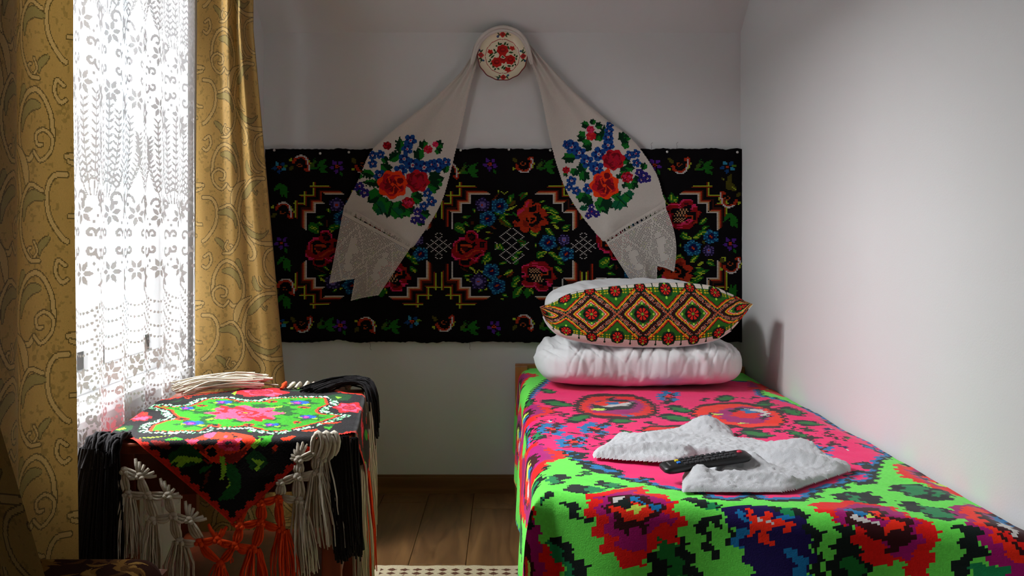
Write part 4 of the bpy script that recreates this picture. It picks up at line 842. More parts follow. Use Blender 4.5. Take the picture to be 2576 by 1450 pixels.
sprig(765, 245, 0); sprig(780, 1220, math.pi); sprig(275, 715, math.pi/2); sprig(1230, 740, -math.pi/2)
pc.idx[rr > .99] = -1
glaze = mat('painted_glaze', attr=True, rough=.25, spec=.5)
plpart(pc.sheet('painted_face', disc_pos, glaze, None, .02))
th = np.linspace(0, 2*np.pi, 96, endpoint=False); acc = Acc(); rm = Rp*(.985 + .012*np.cos(14*th))
ring = np.stack([plate.location.x + rm*np.cos(th), np.full(96, PD+.012+prof(1.0)), plate.location.z - rm*np.sin(th)], 1)
P_, Q_ = [], []
tt = np.linspace(0, 2*np.pi, 6, endpoint=False); cen = np.array(plate.location)
P_ = np.stack([ring + .0022*(np.cos(t)*(ring-cen)/Rp*np.array([1, 0, 1]) + np.sin(t)*np.array([0, 1, 0])) for t in tt], 1).reshape(-1, 3)
Qr = [[i*6+j, ((i+1) % 96)*6+j, ((i+1) % 96)*6+(j+1) % 6, i*6+(j+1) % 6] for i in range(96) for j in range(6)]
plpart(quads_obj('painted_rim', P_, np.array(Qr), mat('red_brown_rim', lin('#7a1a14'), .3)))
bk = []; rs = [1.0, .8, .6, .55, .0]; ds = [prof(1.0)+.003, .006, .014, .026, .026]
bk = np.stack([np.stack([cen[0] + Rp*.975*r_*np.cos(th), np.full(96, PD + .012 + d_), cen[2] - Rp*.975*r_*np.sin(th)], 1) for r_, d_ in zip(rs, ds)], 0).reshape(-1, 3)
plpart(quads_obj('plate_back', bk, grid_q(5, 96, True), mat('cream_glaze', lin('#e8dab8'), .3)))

LIN = '#d8cec4'
linen = mat('white_linen_towel', attr=True, rough=.9, bump=(900, .5), spec=.15, translucent=.12)
towel = tag(empty('embroidered_towel', (0, WD, 1.2)), 'long white embroidered towel draped over the wall plate with two bouquets and lace ends', 'towel')
def twpart(o): o.parent = towel; o.matrix_parent_inverse = Matrix.Translation(-Vector(towel.location)); return o
def half(name, le, re, bouquet):
    le = np.array(le, float); re = np.array(re, float); y0, y1 = min(le[0, 1], re[0, 1]), max(le[-1, 1], re[-1, 1])
    x0 = min(le[:, 0].min(), re[:, 0].min()); x1 = max(le[:, 0].max(), re[:, 0].max())
    cv = Cv(x0, y0, x1, y1, int((x1-x0)/1.9), int((y1-y0)/1.9), None)
    cv.idx[:] = -1; bouquet_mask = np.vstack([le, re[::-1]]); cv.at(0, 0, 1); cv.poly(cr(np.vstack([le, re[::-1], le[:1]]), 160), LIN); m = cv.idx < 0
    bouquet(cv); cv.idx[m] = -1
    ly = np.interp; lo = np.argsort(le[:, 1]); ro = np.argsort(re[:, 1])
    def pos(x, y):
        xl = np.interp(y, le[lo, 1], le[lo, 0]); xr = np.interp(y, re[ro, 1], re[ro, 0]); s = np.clip((x-xl)/np.maximum(xr-xl, 8), -.1, 1.1)
        up = np.clip(1-(y-y0)/330, 0, 1); low = np.clip((y-y0)/250, 0, 1)
        d = WD - .018 - .028*up*np.sin(np.pi*np.clip(s, 0, 1)) - up*.012*np.sin(s*2*np.pi*2.3+.6) - low*.006*np.sin(s*2*np.pi*1.1 + y/120) - .008*low
        return wall_pt(x, y, d)
    return twpart(cv.sheet(name, pos, linen, None, .025))
BLf, NVf, CR2, OR2, CRd, GR2, DG2, PU2, PK3, TG = '#184a92', '#141d60', '#c41626', '#fb4210', '#7c0c1a', '#187424', '#08301c', '#33257c', '#da3060', '#0d5c3a'
def E(cv):
    def bl(x, y, r, c=BLf):
        for k in range(5):
            a = k*1.257 + x*.1; cv.ell(x+r*.62*math.cos(a), y+r*.62*math.sin(a), r*.44, r*.40, c, 0, 10)
        for k in range(5):
            a = k*1.257 + .6 + x*.1; cv.ell(x+r*.5*math.cos(a), y+r*.5*math.sin(a), r*.2, r*.2, NVf, 0, 8)
        cv.ell(x, y, r*.16, r*.16, '#a82442', 0, 8)
    def rs(x, y, r, c1, c2, c3):
        cv.ell(x, y, r, r*.92, c1, 0, 26, 7, .09, x*.3); cv.ell(x-r*.05, y, r*.78, r*.7, c2, .4, 24, 5, .13); cv.ell(x+r*.05, y+r*.05, r*.55, r*.48, c3, .2, 24, 5, .18)
        for k in range(7):
            a = k*.9 + 1; cv.line([(x+r*.2*math.cos(a), y+r*.2*math.sin(a)), (x+r*.62*math.cos(a+.5), y+r*.58*math.sin(a+.5)), (x+r*.66*math.cos(a+.9), y+r*.6*math.sin(a+.9))], 2.6, (c1, c2, c3)[k % 3])
        cv.ell(x, y, r*.14, r*.12, c1, 0, 8)
    def lv(x0, y0, x1, y1, w_, c1=DG2, c2=GR2):
        cv.leaf(x0, y0, x1, y1, w_, c1, None, .06); cv.leaf(x0, y0, x0+(x1-x0)*.85, y0+(y1-y0)*.85, w_*.5, c2, None, .22); cv.line([(x0, y0), (x1, y1)], 1.9, DG2)
        L = math.hypot(x1-x0, y1-y0); nx, ny = -(y1-y0)/L, (x1-x0)/L
        for t in (.3, .5, .7):
            for s_ in (1, -1): cv.ell(x0+(x1-x0)*t+nx*s_*w_*.42, y0+(y1-y0)*t+ny*s_*w_*.42, w_*.16, w_*.16, c2 if s_ > 0 else c1, 0, 8)
    return bl, rs, lv
def bouquet_l(cv):
    cv.at(640, 340, 2.589); bl, rs, lv = E(cv)
    for a in ((945,120,950,15,52), (880,170,960,110,60), (830,190,900,250,60), (1080,170,1070,85,60), (1100,100,1110,35,50), (1180,75,1235,60,50), (1190,90,1215,125,40), (790,270,690,245,50), (820,330,700,310,40), (840,380,740,440,100), (860,300,780,320,60), (870,410,830,480,80), (900,430,870,540,100), (960,430,920,530,70), (950,480,1000,530,70), (990,480,1040,510,70), (1130,300,1240,280,90), (1130,320,1210,350,80), (1060,360,1060,460,60), (1040,400,1100,430,60), (1080,510,1150,520,50), (790,440,840,500,70, TG, GR2), (820,470,840,520,60, TG, TG), (900,480,960,540,60, TG, GR2), (690,290,690,250,34), (690,400,680,350,30), (1240,250,1255,190,40), (1085,560,1090,595,40), (840,140,870,190,40)): lv(*a)
    for a in ((1020,40,42), (1000,95,38), (980,160,40), (1035,200,50), (955,238,46), (1110,215,50), (820,265,40), (1195,200,48), (1250,180,32), (775,135,30), (825,130,30), (775,190,30), (1160,195,34), (690,335,30, PU2), (722,378,32, PU2), (665,345,22, PU2), (1130,380,32), (1155,435,34, BLf), (1105,465,30), (1065,500,28, PU2), (1090,550,30, PU2), (1045,555,26, PU2)): bl(*a)
    rs(905, 325, 98, OR2, CR2, CRd); rs(1065, 303, 76, CR2, CRd, '#b0142e'); rs(1005, 443, 40, CR2, CRd, PK3)
    rs(870, 72, 28, CRd, CR2, CRd); rs(1135, 98, 28, CR2, PK3, CR2); rs(1182, 66, 20, PK3, CR2, PK3)
    cv.ell(960, 300, 40, 34, OR2, .5, 16, 4, .2); cv.ell(955, 300, 22, 20, CRd)
def bouquet_r(cv):
    cv.at(1240, 340, 2.589); bl, rs, lv = E(cv)
    for a in ((640,-60,650,-100,34), (620,-50,570,-70,40), (660,-50,710,-60,40), (600,20,545,10,60), (640,60,580,80,70), (660,40,690,-10,60), (700,40,720,-60,40), (840,60,850,-30,60), (830,70,880,50,60), (860,30,880,10,40), (540,150,445,155,60), (600,240,560,180,60), (590,230,595,310,60), (540,220,520,270,50), (480,250,460,270,30), (830,160,890,175,50), (850,210,920,220,50), (820,240,870,230,50), (970,230,985,180,40), (900,290,940,310,60), (830,290,820,250,50), (900,310,910,360,60), (640,400,580,440,80), (600,380,560,440,70), (700,400,740,515,100), (720,400,690,480,60), (760,400,830,370,70), (800,400,870,470,80, TG, GR2), (850,380,900,420,70, TG, GR2), (820,430,790,490,60, TG, TG), (870,340,850,310,50), (560,480,620,470,34, TG, TG), (640,350,620,370,30)): lv(*a)
    for a in ((510,80,48), (560,120,44), (480,65,30), (685,130,48), (610,175,44), (672,222,48), (745,72,42), (745,20,36), (750,-20,32), (755,-60,26), (885,135,32), (925,125,30), (930,185,30), (945,245,26, PU2), (975,265,30, PU2), (1000,285,28, PU2), (960,295,24, PU2), (510,300,32), (495,340,28), (540,365,30), (620,350,38), (640,500,26, PU2), (620,525,24, PU2), (670,515,26, PU2), (640,470,20, PU2)): bl(*a)
    rs(722, 332, 92, OR2, CR2, CRd); rs(780, 165, 72, CR2, CRd, '#b0142e'); rs(868, 278, 38, CR2, CRd, PK3); rs(475, 230, 24, CR2, CRd, CR2); rs(635, 12, 32, CR2, '#e0352a', CR2); rs(630, -30, 26, PK3, CR2, PK3)
    cv.ell(735, 262, 34, 38, OR2, .3, 16, 4, .2); cv.ell(738, 268, 20, 22, CRd)
half('linen_panel', [(1222,92), (1200,125), (1155,190), (1092,250), (1010,315), (945,372), (925,402), (905,450), (880,500), (866,532), (900,548), (950,574), (1000,604)],
     [(1222,98), (1208,140), (1190,200), (1175,260), (1160,330), (1147,380), (1135,430), (1115,500), (1090,550), (1062,592), (1035,624)], bouquet_l)
half('linen_panel', [(1312,98), (1345,190), (1360,240), (1378,330), (1395,400), (1415,460), (1440,510), (1475,560), (1505,595), (1522,607)],
     [(1312,92), (1348,132), (1392,180), (1440,230), (1520,300), (1580,345), (1615,385), (1650,440), (1665,490), (1672,522), (1620,548), (1570,575)], bouquet_r)
# twisted band of the towel passing over the plate's rim
for k in range(2):
    dy = k*8; pts = [(1188-dy*.2,168), (1203-dy*.5,124-dy*.5), (1226-dy*.3,96-dy*.8), (1262,83-dy), (1298+dy*.3,92-dy*.8), (1321+dy*.5,120-dy*.5), (1336+dy*.3,168)]
    acc = Acc(); acc.tube(cr([wall_pt(np.array([a*1.]), np.array([b*1.]), 3.934-.004*k)[0] for a, b in pts], 26), np.array([.004] + [.0075]*24 + [.004]), 8)
    twpart(acc.build('twisted_band', mat('white_linen_plain', lin(LIN), .9, bump=(900, .4))))
def lace(A, B, C_, D, mask, bulge=0):
    A, B, C_, D = map(lambda p: np.array(p, float), (A, B, C_, D)); nu = 2*int(np.hypot(*(B-A))/3.9)+1; nv = 2*int(max(np.hypot(*(D-A)), np.hypot(*(C_-B)))*1.36/3.9)+1
    cv = Cv(0, -.11, 1, 1.25, nu, nv, LIN); I, J = np.meshgrid(np.arange(nu), np.arange(nv)); cv.at(0, 0, 1)
    hole = (I % 2 == 1) & (J % 2 == 1)
    u, v = np.meshgrid(cv.xc, cv.yc)
    solid = np.zeros(u.shape, bool)
    for cx in (.25, .75):
        for dy, rx, ry in ((.30,.05,.05), (.42,.08,.07), (.55,.055,.10), (.70,.08,.06)): solid |= ((u-cx-.02*np.sin(dy*20))/rx)**2 + ((v-dy)/ry)**2 < 1
        dd = np.abs(u-cx)/.23 + np.abs(v-.52)/.46; solid |= (np.abs(dd-1) < .05)
    solid |= ((I//2 + J//2) % 7 == 0) & (np.abs(u-.5) < .06) | (v > -.03) & (v < .02)
    sp = (np.sin(I*.9)*np.sin(J*.7) > .72); solid |= sp
    cv.idx[hole & ~solid & (v > .02)] = -1
    cv.idx[hole & (np.abs(v+.085) < .012)] = -1; cv.idx[hole & (v > -.03) & (v < -.012)] = -1
    for uu in np.linspace(.04, .96, 14): cv.idx[(np.abs(u-uu) < .016) & (np.abs(v+.05) < .022)] = -1
    for uu in np.linspace(.075, .925, 13): cv.idx[(np.abs(u-uu) < .006) & (np.abs(v+.05) < .018)] = -1
    kee = np.zeros(u.shape, bool); m = Cv(0, -.11, 1, 1.25, nu, nv, None); m.at(0, 0, 1); m.poly(mask, LIN); cv.idx[m.idx < 0] = -1
    edge = (m.idx >= 0) & ~(np.roll(m.idx, 2, 0) >= 0) | (m.idx >= 0) & ~(np.roll(m.idx, -2, 0) >= 0) | (m.idx >= 0) & ~(np.roll(m.idx, 2, 1) >= 0) | (m.idx >= 0) & ~(np.roll(m.idx, -2, 1) >= 0)
    cv.idx[edge & (v > .02)] = cv.c(LIN)
    def pos(u, v):
        p = A + (B-A)*u[:, None] + v[:, None]*((1-u)[:, None]*(D-A) + u[:, None]*(C_-B)) + np.array([1, 0])*(bulge*np.sin(np.pi*np.clip(v, 0, 1))*np.maximum(u, 0))[:, None]
        return wall_pt(p[:, 0], p[:, 1], WD - .030 - .005*np.sin(u*7+1) - .012*np.exp(-((u-.35)/.08)**2)*np.clip(v, 0, 1)*(bulge > 0))
    return twpart(cv.sheet('lace_trim', pos, linen, None, .03))
lace((866,536), (1033,626), (955,742), (832,712), [(0,-.11), (1,-.11), (1,1), (.52,1.20), (.44,.84), (.2,.93), (0,1.0)])
lace((1524,612), (1672,526), (1692,684), (1590,716), [(0,-.11), (1,-.11), (1,1), (.62,.80), (.56,1.2), (.08,1.2), (0,1.0)], 14)
# ================================================================== bedding heaped at the head of the bed
cotton = mat('white_cotton', (.79, .79, .79), .85, bump=(160, .12), sheen=.1, spec=.2)
def soft(name, nu, nv, fn, m, parent=None):
    u, v = np.meshgrid(np.linspace(0, 1, nu), np.linspace(0, 1, nv, endpoint=False), indexing='ij'); P = fn(u.ravel(), v.ravel())
    return quads_obj(name, P, grid_q(nu, nv, True), m, parent)
def duvet_f(u, v):
    th = v*2*np.pi; c, s_ = np.cos(th), np.sin(th); n = 3.1
    sy = np.sign(c)*np.abs(c)**(2/n); sz = np.sign(s_)*np.abs(s_)**(2/n)
    x = (u*2-1); e = np.clip(1-np.abs(x)**9, 0, 1)**.42                                  # rounded ends
    wr = (.0085*vnoise(u*30 + 1.6*np.sin(th*1.3), th*.9, 21) + .0045*vnoise(u*56+5 + th, th*1.4, 23))*np.clip(.55+.6*s_, .15, 1) + .005*vnoise(u*7, th*1.5, 27) - .009*(1-np.abs(vnoise(u*17 + 2.2*np.sin(th+.5), th*.7+3, 29)))**7*np.clip(.4+s_, 0, 1) - .007*(1-np.abs(vnoise(u*23 - 1.5*np.sin(th), th*.8+9, 33)))**8*np.clip(.5+s_, 0, 1)
    pin = .018*np.exp(-((u-.10)/.035)**2)*np.clip(s_+.3, 0, 1) + .012*np.exp(-((u-.02)/.03)**2)
    ry = .285 + wr - pin; rz = .081 + wr*.9 - pin*.8 + .010*np.sin(u*np.pi) - .006*u
    X = .492 + .374*x*(1 - .02*np.cos(th)); Y = 3.60 + ry*sy*e + .02*vnoise(u*3, u*0, 31); Z = .5325 + .084 + rz*sz*e
    Z = np.where(sz < 0, np.maximum(Z, .5335 + .02*(1-e)), Z)
    return np.stack([X, Y, Z], 1)
duvet = tag(soft('folded_duvet', 240, 140, duvet_f, cotton), 'thick folded white duvet lying on the bedspread at the head of the bed', 'duvet')
def pillow_shape(cx, cy, cz, hx, hy, hz, tilt, seed, n=2.4, corner=.22):
    def f(u, v):
        a = -np.cos(np.pi*np.clip(u, .004, .996)); th = v*2*np.pi; b = np.cos(th); k = np.sin(th)
        r = (1-np.abs(a)**2.8)**(1/2.3)
        wr = (.007*vnoise(a*6 + b*2, b*4+k, seed) + .0045*vnoise(a*18+b*5, b*3+k*3, seed+3))*r
        x = hx*a; y = hy*r*np.sign(b)*np.abs(b)**.85; z = hz*r*np.sign(k)*np.abs(k)**.9 + wr
        ct, st = math.cos(tilt), math.sin(tilt)
        return np.stack([cx + x, cy + y*ct - z*st, cz + y*st + z*ct], 1)
    return f
pillow = tag(soft('white_pillow', 160, 110, pillow_shape(.495, 3.68, .809, .338, .215, .094, R(8), 41), cotton), 'plump plain white pillow on the folded duvet, behind the embroidered cushion', 'pillow')
pillow.location.z = -.002

# embroidered cushion
ca = Cv(-2.0, 0, 2.2, 1, 420, 150, '#e6d9cc')
kk = {'blk': '#120a0a', 'sal': '#c4623e', 'mar': '#340c0e', 'dg': '#12361c', 'grn': '#2c6a1c', 'yel': '#e8c424', 'org': '#e8641c', 'red': '#d8281a', 'pnk': '#eab8a8', 'lime': '#a8e048', 'bot': '#12361c'}
U, Tt = np.meshgrid(ca.xc, ca.yc); V = -.56 + 1.20*Tt - .03*np.sin(U*.9)
st = .022; q = lambda a: np.floor(a/st)*st + st/2
du = np.abs(U - np.round(U)); vq = np.abs(V); dq = q(du); vv = q(vq)
def put(mask, c): ca.idx[mask] = ca.c(kk[c])
H_ = .46
lim = .50 + .05*(np.cos(U*4*np.pi) > .2)
field = vq < lim
put(field, 'grn')
e = (du/.5 + vq/H_ - 1)*.335; eq = (dq/.5 + vv/H_ - 1)*.335
inn = -eq
for lo, c in ((0, 'blk'), (.040, 'mar'), (.075, 'dg'), (.092, 'yel'), (.106, 'org'), (.118, 'red'), (.132, 'pnk'), (.146, 'grn')): put((inn >= lo) & field, c)
out = eq
for lo, c in ((0, 'blk'), (.035, 'dg'), (.055, 'yel'), (.070, 'org'), (.084, 'red'), (.098, 'mar'), (.112, 'grn')): put((out > lo) & field, c)
put((np.abs(e) < .013) & field, 'sal'); put((np.abs(np.abs(e)-.026) < .004) & (((du*60).astype(int) % 2) == 0) & field, 'pnk')
for t in (.36, .50, .64):
    g = np.abs(du-.5*t)/.052 + np.abs(vq-H_*(1-t))/.046
    if t == .5: put((g < .5) & field, 'blk'); continue
    put((g < 1.15) & field, 'blk'); put((g < .95) & field, 'pnk'); put((g < .72) & field, 'blk'); put((g < .42) & field, 'sal')
def cflower(uo, vo, r):
    uu = U - np.round(U - uo) - uo; w_ = V - vo; rr_ = np.hypot(uu, w_); an = np.arctan2(w_, uu)
    put((np.maximum(np.abs(uu), np.abs(w_)) + .3*np.minimum(np.abs(uu), np.abs(w_)) < r*1.35), 'dg'); put((np.abs(uu) + np.abs(w_) < r*1.42), 'blk')
    pet = np.abs(np.sin(an*4)); put((rr_ < r) & (pet > .25), 'mar'); put((rr_ < r*.92) & (rr_ > r*.28) & (pet > .55), 'red')
    put(rr_ < r*.24, 'dg'); put((rr_ < r*.22) & (np.sin(an*6) > 0), 'lime')
def buds(uo, vo):
    uu = U - np.round(U - uo) - uo; w_ = V - vo
    for dx, dy, c, s_ in ((0,-.2,'lime',.020), (0,.2,'lime',.020), (.22,0,'lime',.020), (-.22,0,'lime',.020), (.14,.12,'red',.016), (-.14,.12,'red',.016), (.14,-.12,'red',.016), (-.14,-.12,'red',.016), (.08,.18,'red',.014), (-.08,.18,'red',.014), (.08,-.18,'red',.014), (-.08,-.18,'red',.014)):
        put(((uu-dx)/s_)**2 + ((w_-dy)/(s_*1.3))**2 < 1, c)
buds(0, 0); cflower(0, 0, .125)
for sg in (-1, 1):
    cflower(.5, sg*.455, .105); cflower(0, sg*.505, .085)
    uu = U - np.round(U-.5) - .5; put(((uu/.022)**2 + ((V-sg*.305)/.03)**2 < 1), 'lime'); put(((U-np.round(U))/.02)**2 + ((V-sg*.57)/.026)**2 < 1, 'lime'); put((uu/.02)**2 + ((V-sg*.565)/.026)**2 < 1, 'lime')
    for o_ in (.25, -.25, .75):
        uu = U - np.round(U-o_) - o_; put((np.abs(uu) < .006) & (np.abs(V-sg*.545) < .05), 'bot'); put((uu/.024)**2 + ((V-sg*.578)/.022)**2 < 1, 'bot')
        for dx in (-.04, .04, -.09, .09):
            for dy in (.47, .42): put(((np.abs(uu-dx) < .016) & (np.abs(V-sg*dy) < .005)) | ((np.abs(uu-dx) < .005) & (np.abs(V-sg*dy) < .016)), 'yel')
top_c = cr([(1360,777), (1392,764), (1450,738), (1560,722), (1680,714), (1790,720), (1850,742), (1895,764)], 60); bot_c = cr([(1360,779), (1376,815), (1412,846), (1500,866), (1620,873), (1740,868), (1826,842), (1895,766)], 60)
def cush(sgn):
    def pos(u, t):
        f = (u+2.0)/4.2; x = 1360 + 535*f; ty = np.interp(x, top_c[:, 0], top_c[:, 1]); by = np.interp(x, bot_c[:, 0], bot_c[:, 1]); y = ty + (by-ty)*t
        bul = np.clip(1-np.abs(2*f-1)**2.2, 0, 1)**.7 * np.clip(1-np.abs(2*t-1)**2.4, 0, 1)**.6
        d = 3.345 + .075*(1-t) - sgn*.055*bul + (.0 if sgn > 0 else .01)
        return np.stack([(x-CX)*3.345/F, d, CAMH + (CY-y)*3.345/F - (0 if sgn > 0 else .02*bul)], 1)
    return pos
cush_e = tag(empty('embroidered_cushion', (.49, 3.34, .70)), 'slim cushion embroidered in red, green and yellow diamonds, leaning on the white pillow', 'cushion')
def cupart(o): o.parent = cush_e; o.matrix_parent_inverse = Matrix.Translation(-Vector(cush_e.location)); return o
cupart(ca.sheet('embroidered_front', cush(1), mat('cross_stitch', attr=True, rough=.85, bump=(700, .5), spec=.15), None, .10))
cb = Cv(-2.0, 0, 2.2, 1, 90, 30, '#d9d2d6'); cupart(cb.sheet('cotton_back', cush(-1), cotton, None, 0))
acc = Acc(); acc.tube(cr([(( x-CX)*3.345/F, 3.345+.0, CAMH+(CY-y)*3.345/F) for x, y in bot_c[4:-4:4]], 50), .003, 6); cupart(acc.build('piping', cotton))

# ================================================================== terry towel and remote control
def bed_xy(p):
    d = F*(CAMH-BZ-.012)/np.maximum(p[:, 1]-CY, 1); return np.stack([(p[:, 0]-CX)*d/F, d], 1)
TWH = '#d2d2d5'
tv = Cv(.20, 1.98, .80, 2.72, 200, 246, None)
tv.at(1460, 1050, 3.68, bed_xy)
tv.P(TWH, '115,312 120,352 600,384 880,402 1000,372 1060,330 1300,330 1150,440 945,520 940,682 1000,684 1180,664 1250,692 1400,697 1700,687 2000,642 2200,572 2505,472 2500,412 2400,405 2250,345 2050,306 1900,276 1700,232 1520,196 1440,190 1400,104 1240,90 1160,72 1080,86 800,118 540,156 340,148 250,236')
inside = tv.idx >= 0; dist = np.zeros(inside.shape); cur = inside.copy()
for k in range(26):
    dist += cur; cur = cur & np.roll(cur, 1, 0) & np.roll(cur, -1, 0) & np.roll(cur, 1, 1) & np.roll(cur, -1, 1)
hh = .011*(1-np.exp(-dist/2.2)) + .005*(1-np.exp(-dist/12))
XT, YT = np.meshgrid(tv.xc, tv.yc)
def bump_at(px, py, rx, ry, h, rot=0):
    p = tv.M([(px, py)])[0]; dx, dy = XT-p[0], YT-p[1]; c, s_ = math.cos(rot), math.sin(rot)
    return h*np.exp(-((dx*c+dy*s_)/rx)**2 - ((-dx*s_+dy*c)/ry)**2)
fold = bump_at(1160,130,.05,.05,.022) + bump_at(1560,470,.028,.045,.020,.5) + bump_at(1320,470,.022,.05,.018,-.3) + bump_at(1950,430,.09,.02,.020,-.5) + bump_at(700,230,.10,.03,.012,.15) + bump_at(600,330,.14,.018,.012,.05) + bump_at(2050,330,.08,.03,.018,-.4) + bump_at(1100,560,.02,.05,.012) + bump_at(1700,600,.12,.016,.010,-.3) - bump_at(1440,440,.010,.05,.014,.3) - bump_at(1690,440,.014,.04,.010,.3) - bump_at(1230,500,.010,.05,.010) - bump_at(1340,380,.06,.022,.010,-.2)
fold = fold*1.5
hh = hh + fold*np.clip(dist/8, 0, 1) + (.0035*vnoise(XT*17, YT*17, 51) + .0022*vnoise(XT*90, YT*90, 52) + .0018*vnoise(XT*240, YT*240, 53) + .0036*RNG.random(XT.shape))*np.clip(dist/4, 0, 1)
hp = np.pad(np.where(inside, hh, 0), 1); hv = (hp[:-1, :-1] + hp[1:, :-1] + hp[:-1, 1:] + hp[1:, 1:])/4       # heights at the stitch corners
def towel_pos(x, y):
    i = np.clip(np.round((x-tv.b[0])/tv.dx).astype(int), 0, tv.nx); j = np.clip(np.round((y-tv.b[1])/tv.dy).astype(int), 0, tv.ny)
    return np.stack([x, y, BZ + .003 + np.maximum(hv[j, i], 0)], 1)
terry = mat('white_terry', attr=True, rough=.95, bump=(700, 1.0), sheen=.4, spec=.1)
ter = tag(tv.sheet('terry_towel', towel_pos, terry, None, .03), 'small crumpled white terry towel lying on the bedspread under the remote control', 'towel')

rem = tag(empty('remote_control', (.446, 2.112, .570), R(4)), 'black remote control with red power button resting on the terry towel', 'remote control')
rem.rotation_euler = (R(8), R(-5.5), R(13))
blackp = mat('black_plastic', (.012, .012, .013), .38); rubber = mat('dark_rubber_key', (.035, .035, .038), .5)
prof_x = np.linspace(-.5, .5, 25); LR, WR = .205, .046
def rem_body():
    P = []; n = 20; th = np.linspace(0, 2*np.pi, n, endpoint=False)
    for a in prof_x:
        w_ = WR/2*(1 - .10*np.cos(a*math.pi)**2)*(1 - max(0, abs(a)-.46)/.04*.22); h_ = .0105*(1 - max(0, abs(a)-.44)/.06*.45); c_, s_ = np.cos(th), np.sin(th)
        P.append(np.stack([np.full(n, a*LR), w_*np.sign(c_)*np.abs(c_)**.45, -.0015 + h_*np.sign(s_)*np.abs(s_)**(.5)*np.where(s_ < 0, 1.0, .75)], 1))
    P = np.concatenate(P); Q = grid_q(25, n, True)
    caps = [[24*n + i, 24*n + i+1, 24*n + (n-2-i), 24*n + (n-1-i)] for i in range(n//2-1)] + [[n-1-i, n-2-i, i+1, i] for i in range(n//2-1)]
    return quads_obj('body', P, np.concatenate([Q, np.array(caps)]), blackp, rem)
rem_body()
def key(x, y, w_, d_, m, name='button'):
    o = box_obj(name, x-w_/2, x+w_/2, y-d_/2, y+d_/2, .0055, .0088, m, rem, .0008); return o
for i in range(10):
    for j in (-1, 0, 1):
        x = -.052 + i*.0128
        if i in (4, 5) and j == 0: continue
        if i == 9 and j == 1: continue
        key(x, j*.0125, .0085, .0085, rubber)
key(-.052+4.5*.0128, 0, .016, .010, rubber, 'navigation_pad')
for j, (nm, c) in enumerate((('yellow_button', (.75, .6, .02)), ('blue_button', (.03, .2, .7)))): key(-.0655, .008 - j*.012, .008, .008, mat(nm, c, .5), 'coloured_button')
acc = Acc(); acc.ball((.084, .004, .0068), .0065, 12, (1, 1, .4)); acc.build('power_button', mat('red_button', (.62, .02, .06), .45), rem)
key(-.087, .0, .004, .020, mat('grey_print', (.12, .12, .12), .5), 'brand_strip').scale.z = .72
# ================================================================== lace curtain and drapes
ly0, ly1, lz0, lz1 = 2.12, 3.02, .28, 1.86
lc = Cv(0, lz0, 1.02, lz1, 425, 658, (.22, .22, .22))
TH_, TH2 = (.93, .93, .93), (.70, .70, .70)
def lflower(s_, z, r, n=8, rot=0):
    for k in range(n):
        a = rot + k*2*math.pi/n; lc.leaf(s_+r*.18*math.cos(a), z+r*.18*math.sin(a), s_+r*math.cos(a), z+r*math.sin(a), r*.42, TH_)
def lcurl(s_, z, r, d=1, dz=1):
    t = np.linspace(0, 4.9, 18); lc.line(np.stack([s_ + d*r*(1-t/7)*np.cos(t), z + dz*r*(1-t/7)*np.sin(t)], 1), .008, TH_)
def lfern(s_, z0, z1, lean):
    t = np.linspace(0, 1, 14); sx = s_ + lean*np.sin(t*1.7); zz = z0 + (z1-z0)*t; lc.line(np.stack([sx, zz], 1), .0035, TH_)
    for a, b in zip(sx[2:], zz[2:]):
        for d in (-1, 1): lc.leaf(a, b, a+d*.015, b+.014*np.sign(z1-z0), .0065, TH_)
per = .17
for zc in (1.505, 1.055, .66):
    for k in range(7):
        s0 = .03 + k*per
        lflower(s0, zc+.095, .042, 8, .2); lflower(s0, zc-.10, .042, 8, .1); lflower(s0+per/2, zc+.07, .032, 6, .3); lflower(s0+per/2, zc-.075, .032, 6)
        for d in (-1, 1):
            lcurl(s0+d*.030, zc+.016, .018, d, 1); lcurl(s0+d*.030, zc-.026, .018, d, -1); lcurl(s0+per/2+d*.024, zc+.02, .013, d, 1); lcurl(s0+per/2+d*.024, zc-.02, .013, d, -1)
        for i in range(7):
            a = math.pi*(.1 + .8*i/6)
            lc.ell(s0+.055*math.cos(a), zc+.035+.05*math.sin(a)*.8, .0042, .0042, TH_, 0, 8); lc.ell(s0+.055*math.cos(a), zc-.04-.05*math.sin(a)*.8, .0042, .0042, TH_, 0, 8)
for z0 in (1.165, 1.62):
    for k in range(9):
        s0 = .02 + k*.125
        for ln, h in ((-.045, .17), (-.02, .22), (.008, .24), (.03, .21), (.055, .16)): lfern(s0+ln*.3, z0, z0+h, ln)
        lcurl(s0+.03, z0-.006, .022, 1, 1); lcurl(s0-.03, z0-.006, .018, -1, 1)
for r_ in range(10):                                         # swags and chevrons of beads
    zb = .935 - r_*.034
    for k in range(7):
        s0 = .03 + k*per
        for t in np.linspace(0, 1, 16):
            lc.ell(s0 + t*per, zb - .055*math.sin(math.pi*t)*.8 - (0 if r_ % 2 else .004), .0040, .0036, TH_, 0, 8)
        for t in np.linspace(0, 1, 7):
            for d in (-1, 1): lc.ell(s0 + d*t*.05, zb - t*.055, .0038, .0038, TH_, 0, 8)
for k in range(7):
    for zb in (.50, .40, .30, .2): lflower(.03+k*per+(per/2 if zb in (.4, .2) else 0), zb, .035, 8)
lm = bpy.data.materials.new('lace_net'); lm.use_nodes = True; n_ = lm.node_tree.nodes; l_ = lm.node_tree.links; n_.remove(n_['Principled BSDF'])
at_ = n_.new('ShaderNodeAttribute'); at_.attribute_name = 'Col'; tr_ = n_.new('ShaderNodeBsdfTransparent'); df = n_.new('ShaderNodeBsdfDiffuse'); tl = n_.new('ShaderNodeBsdfTranslucent')
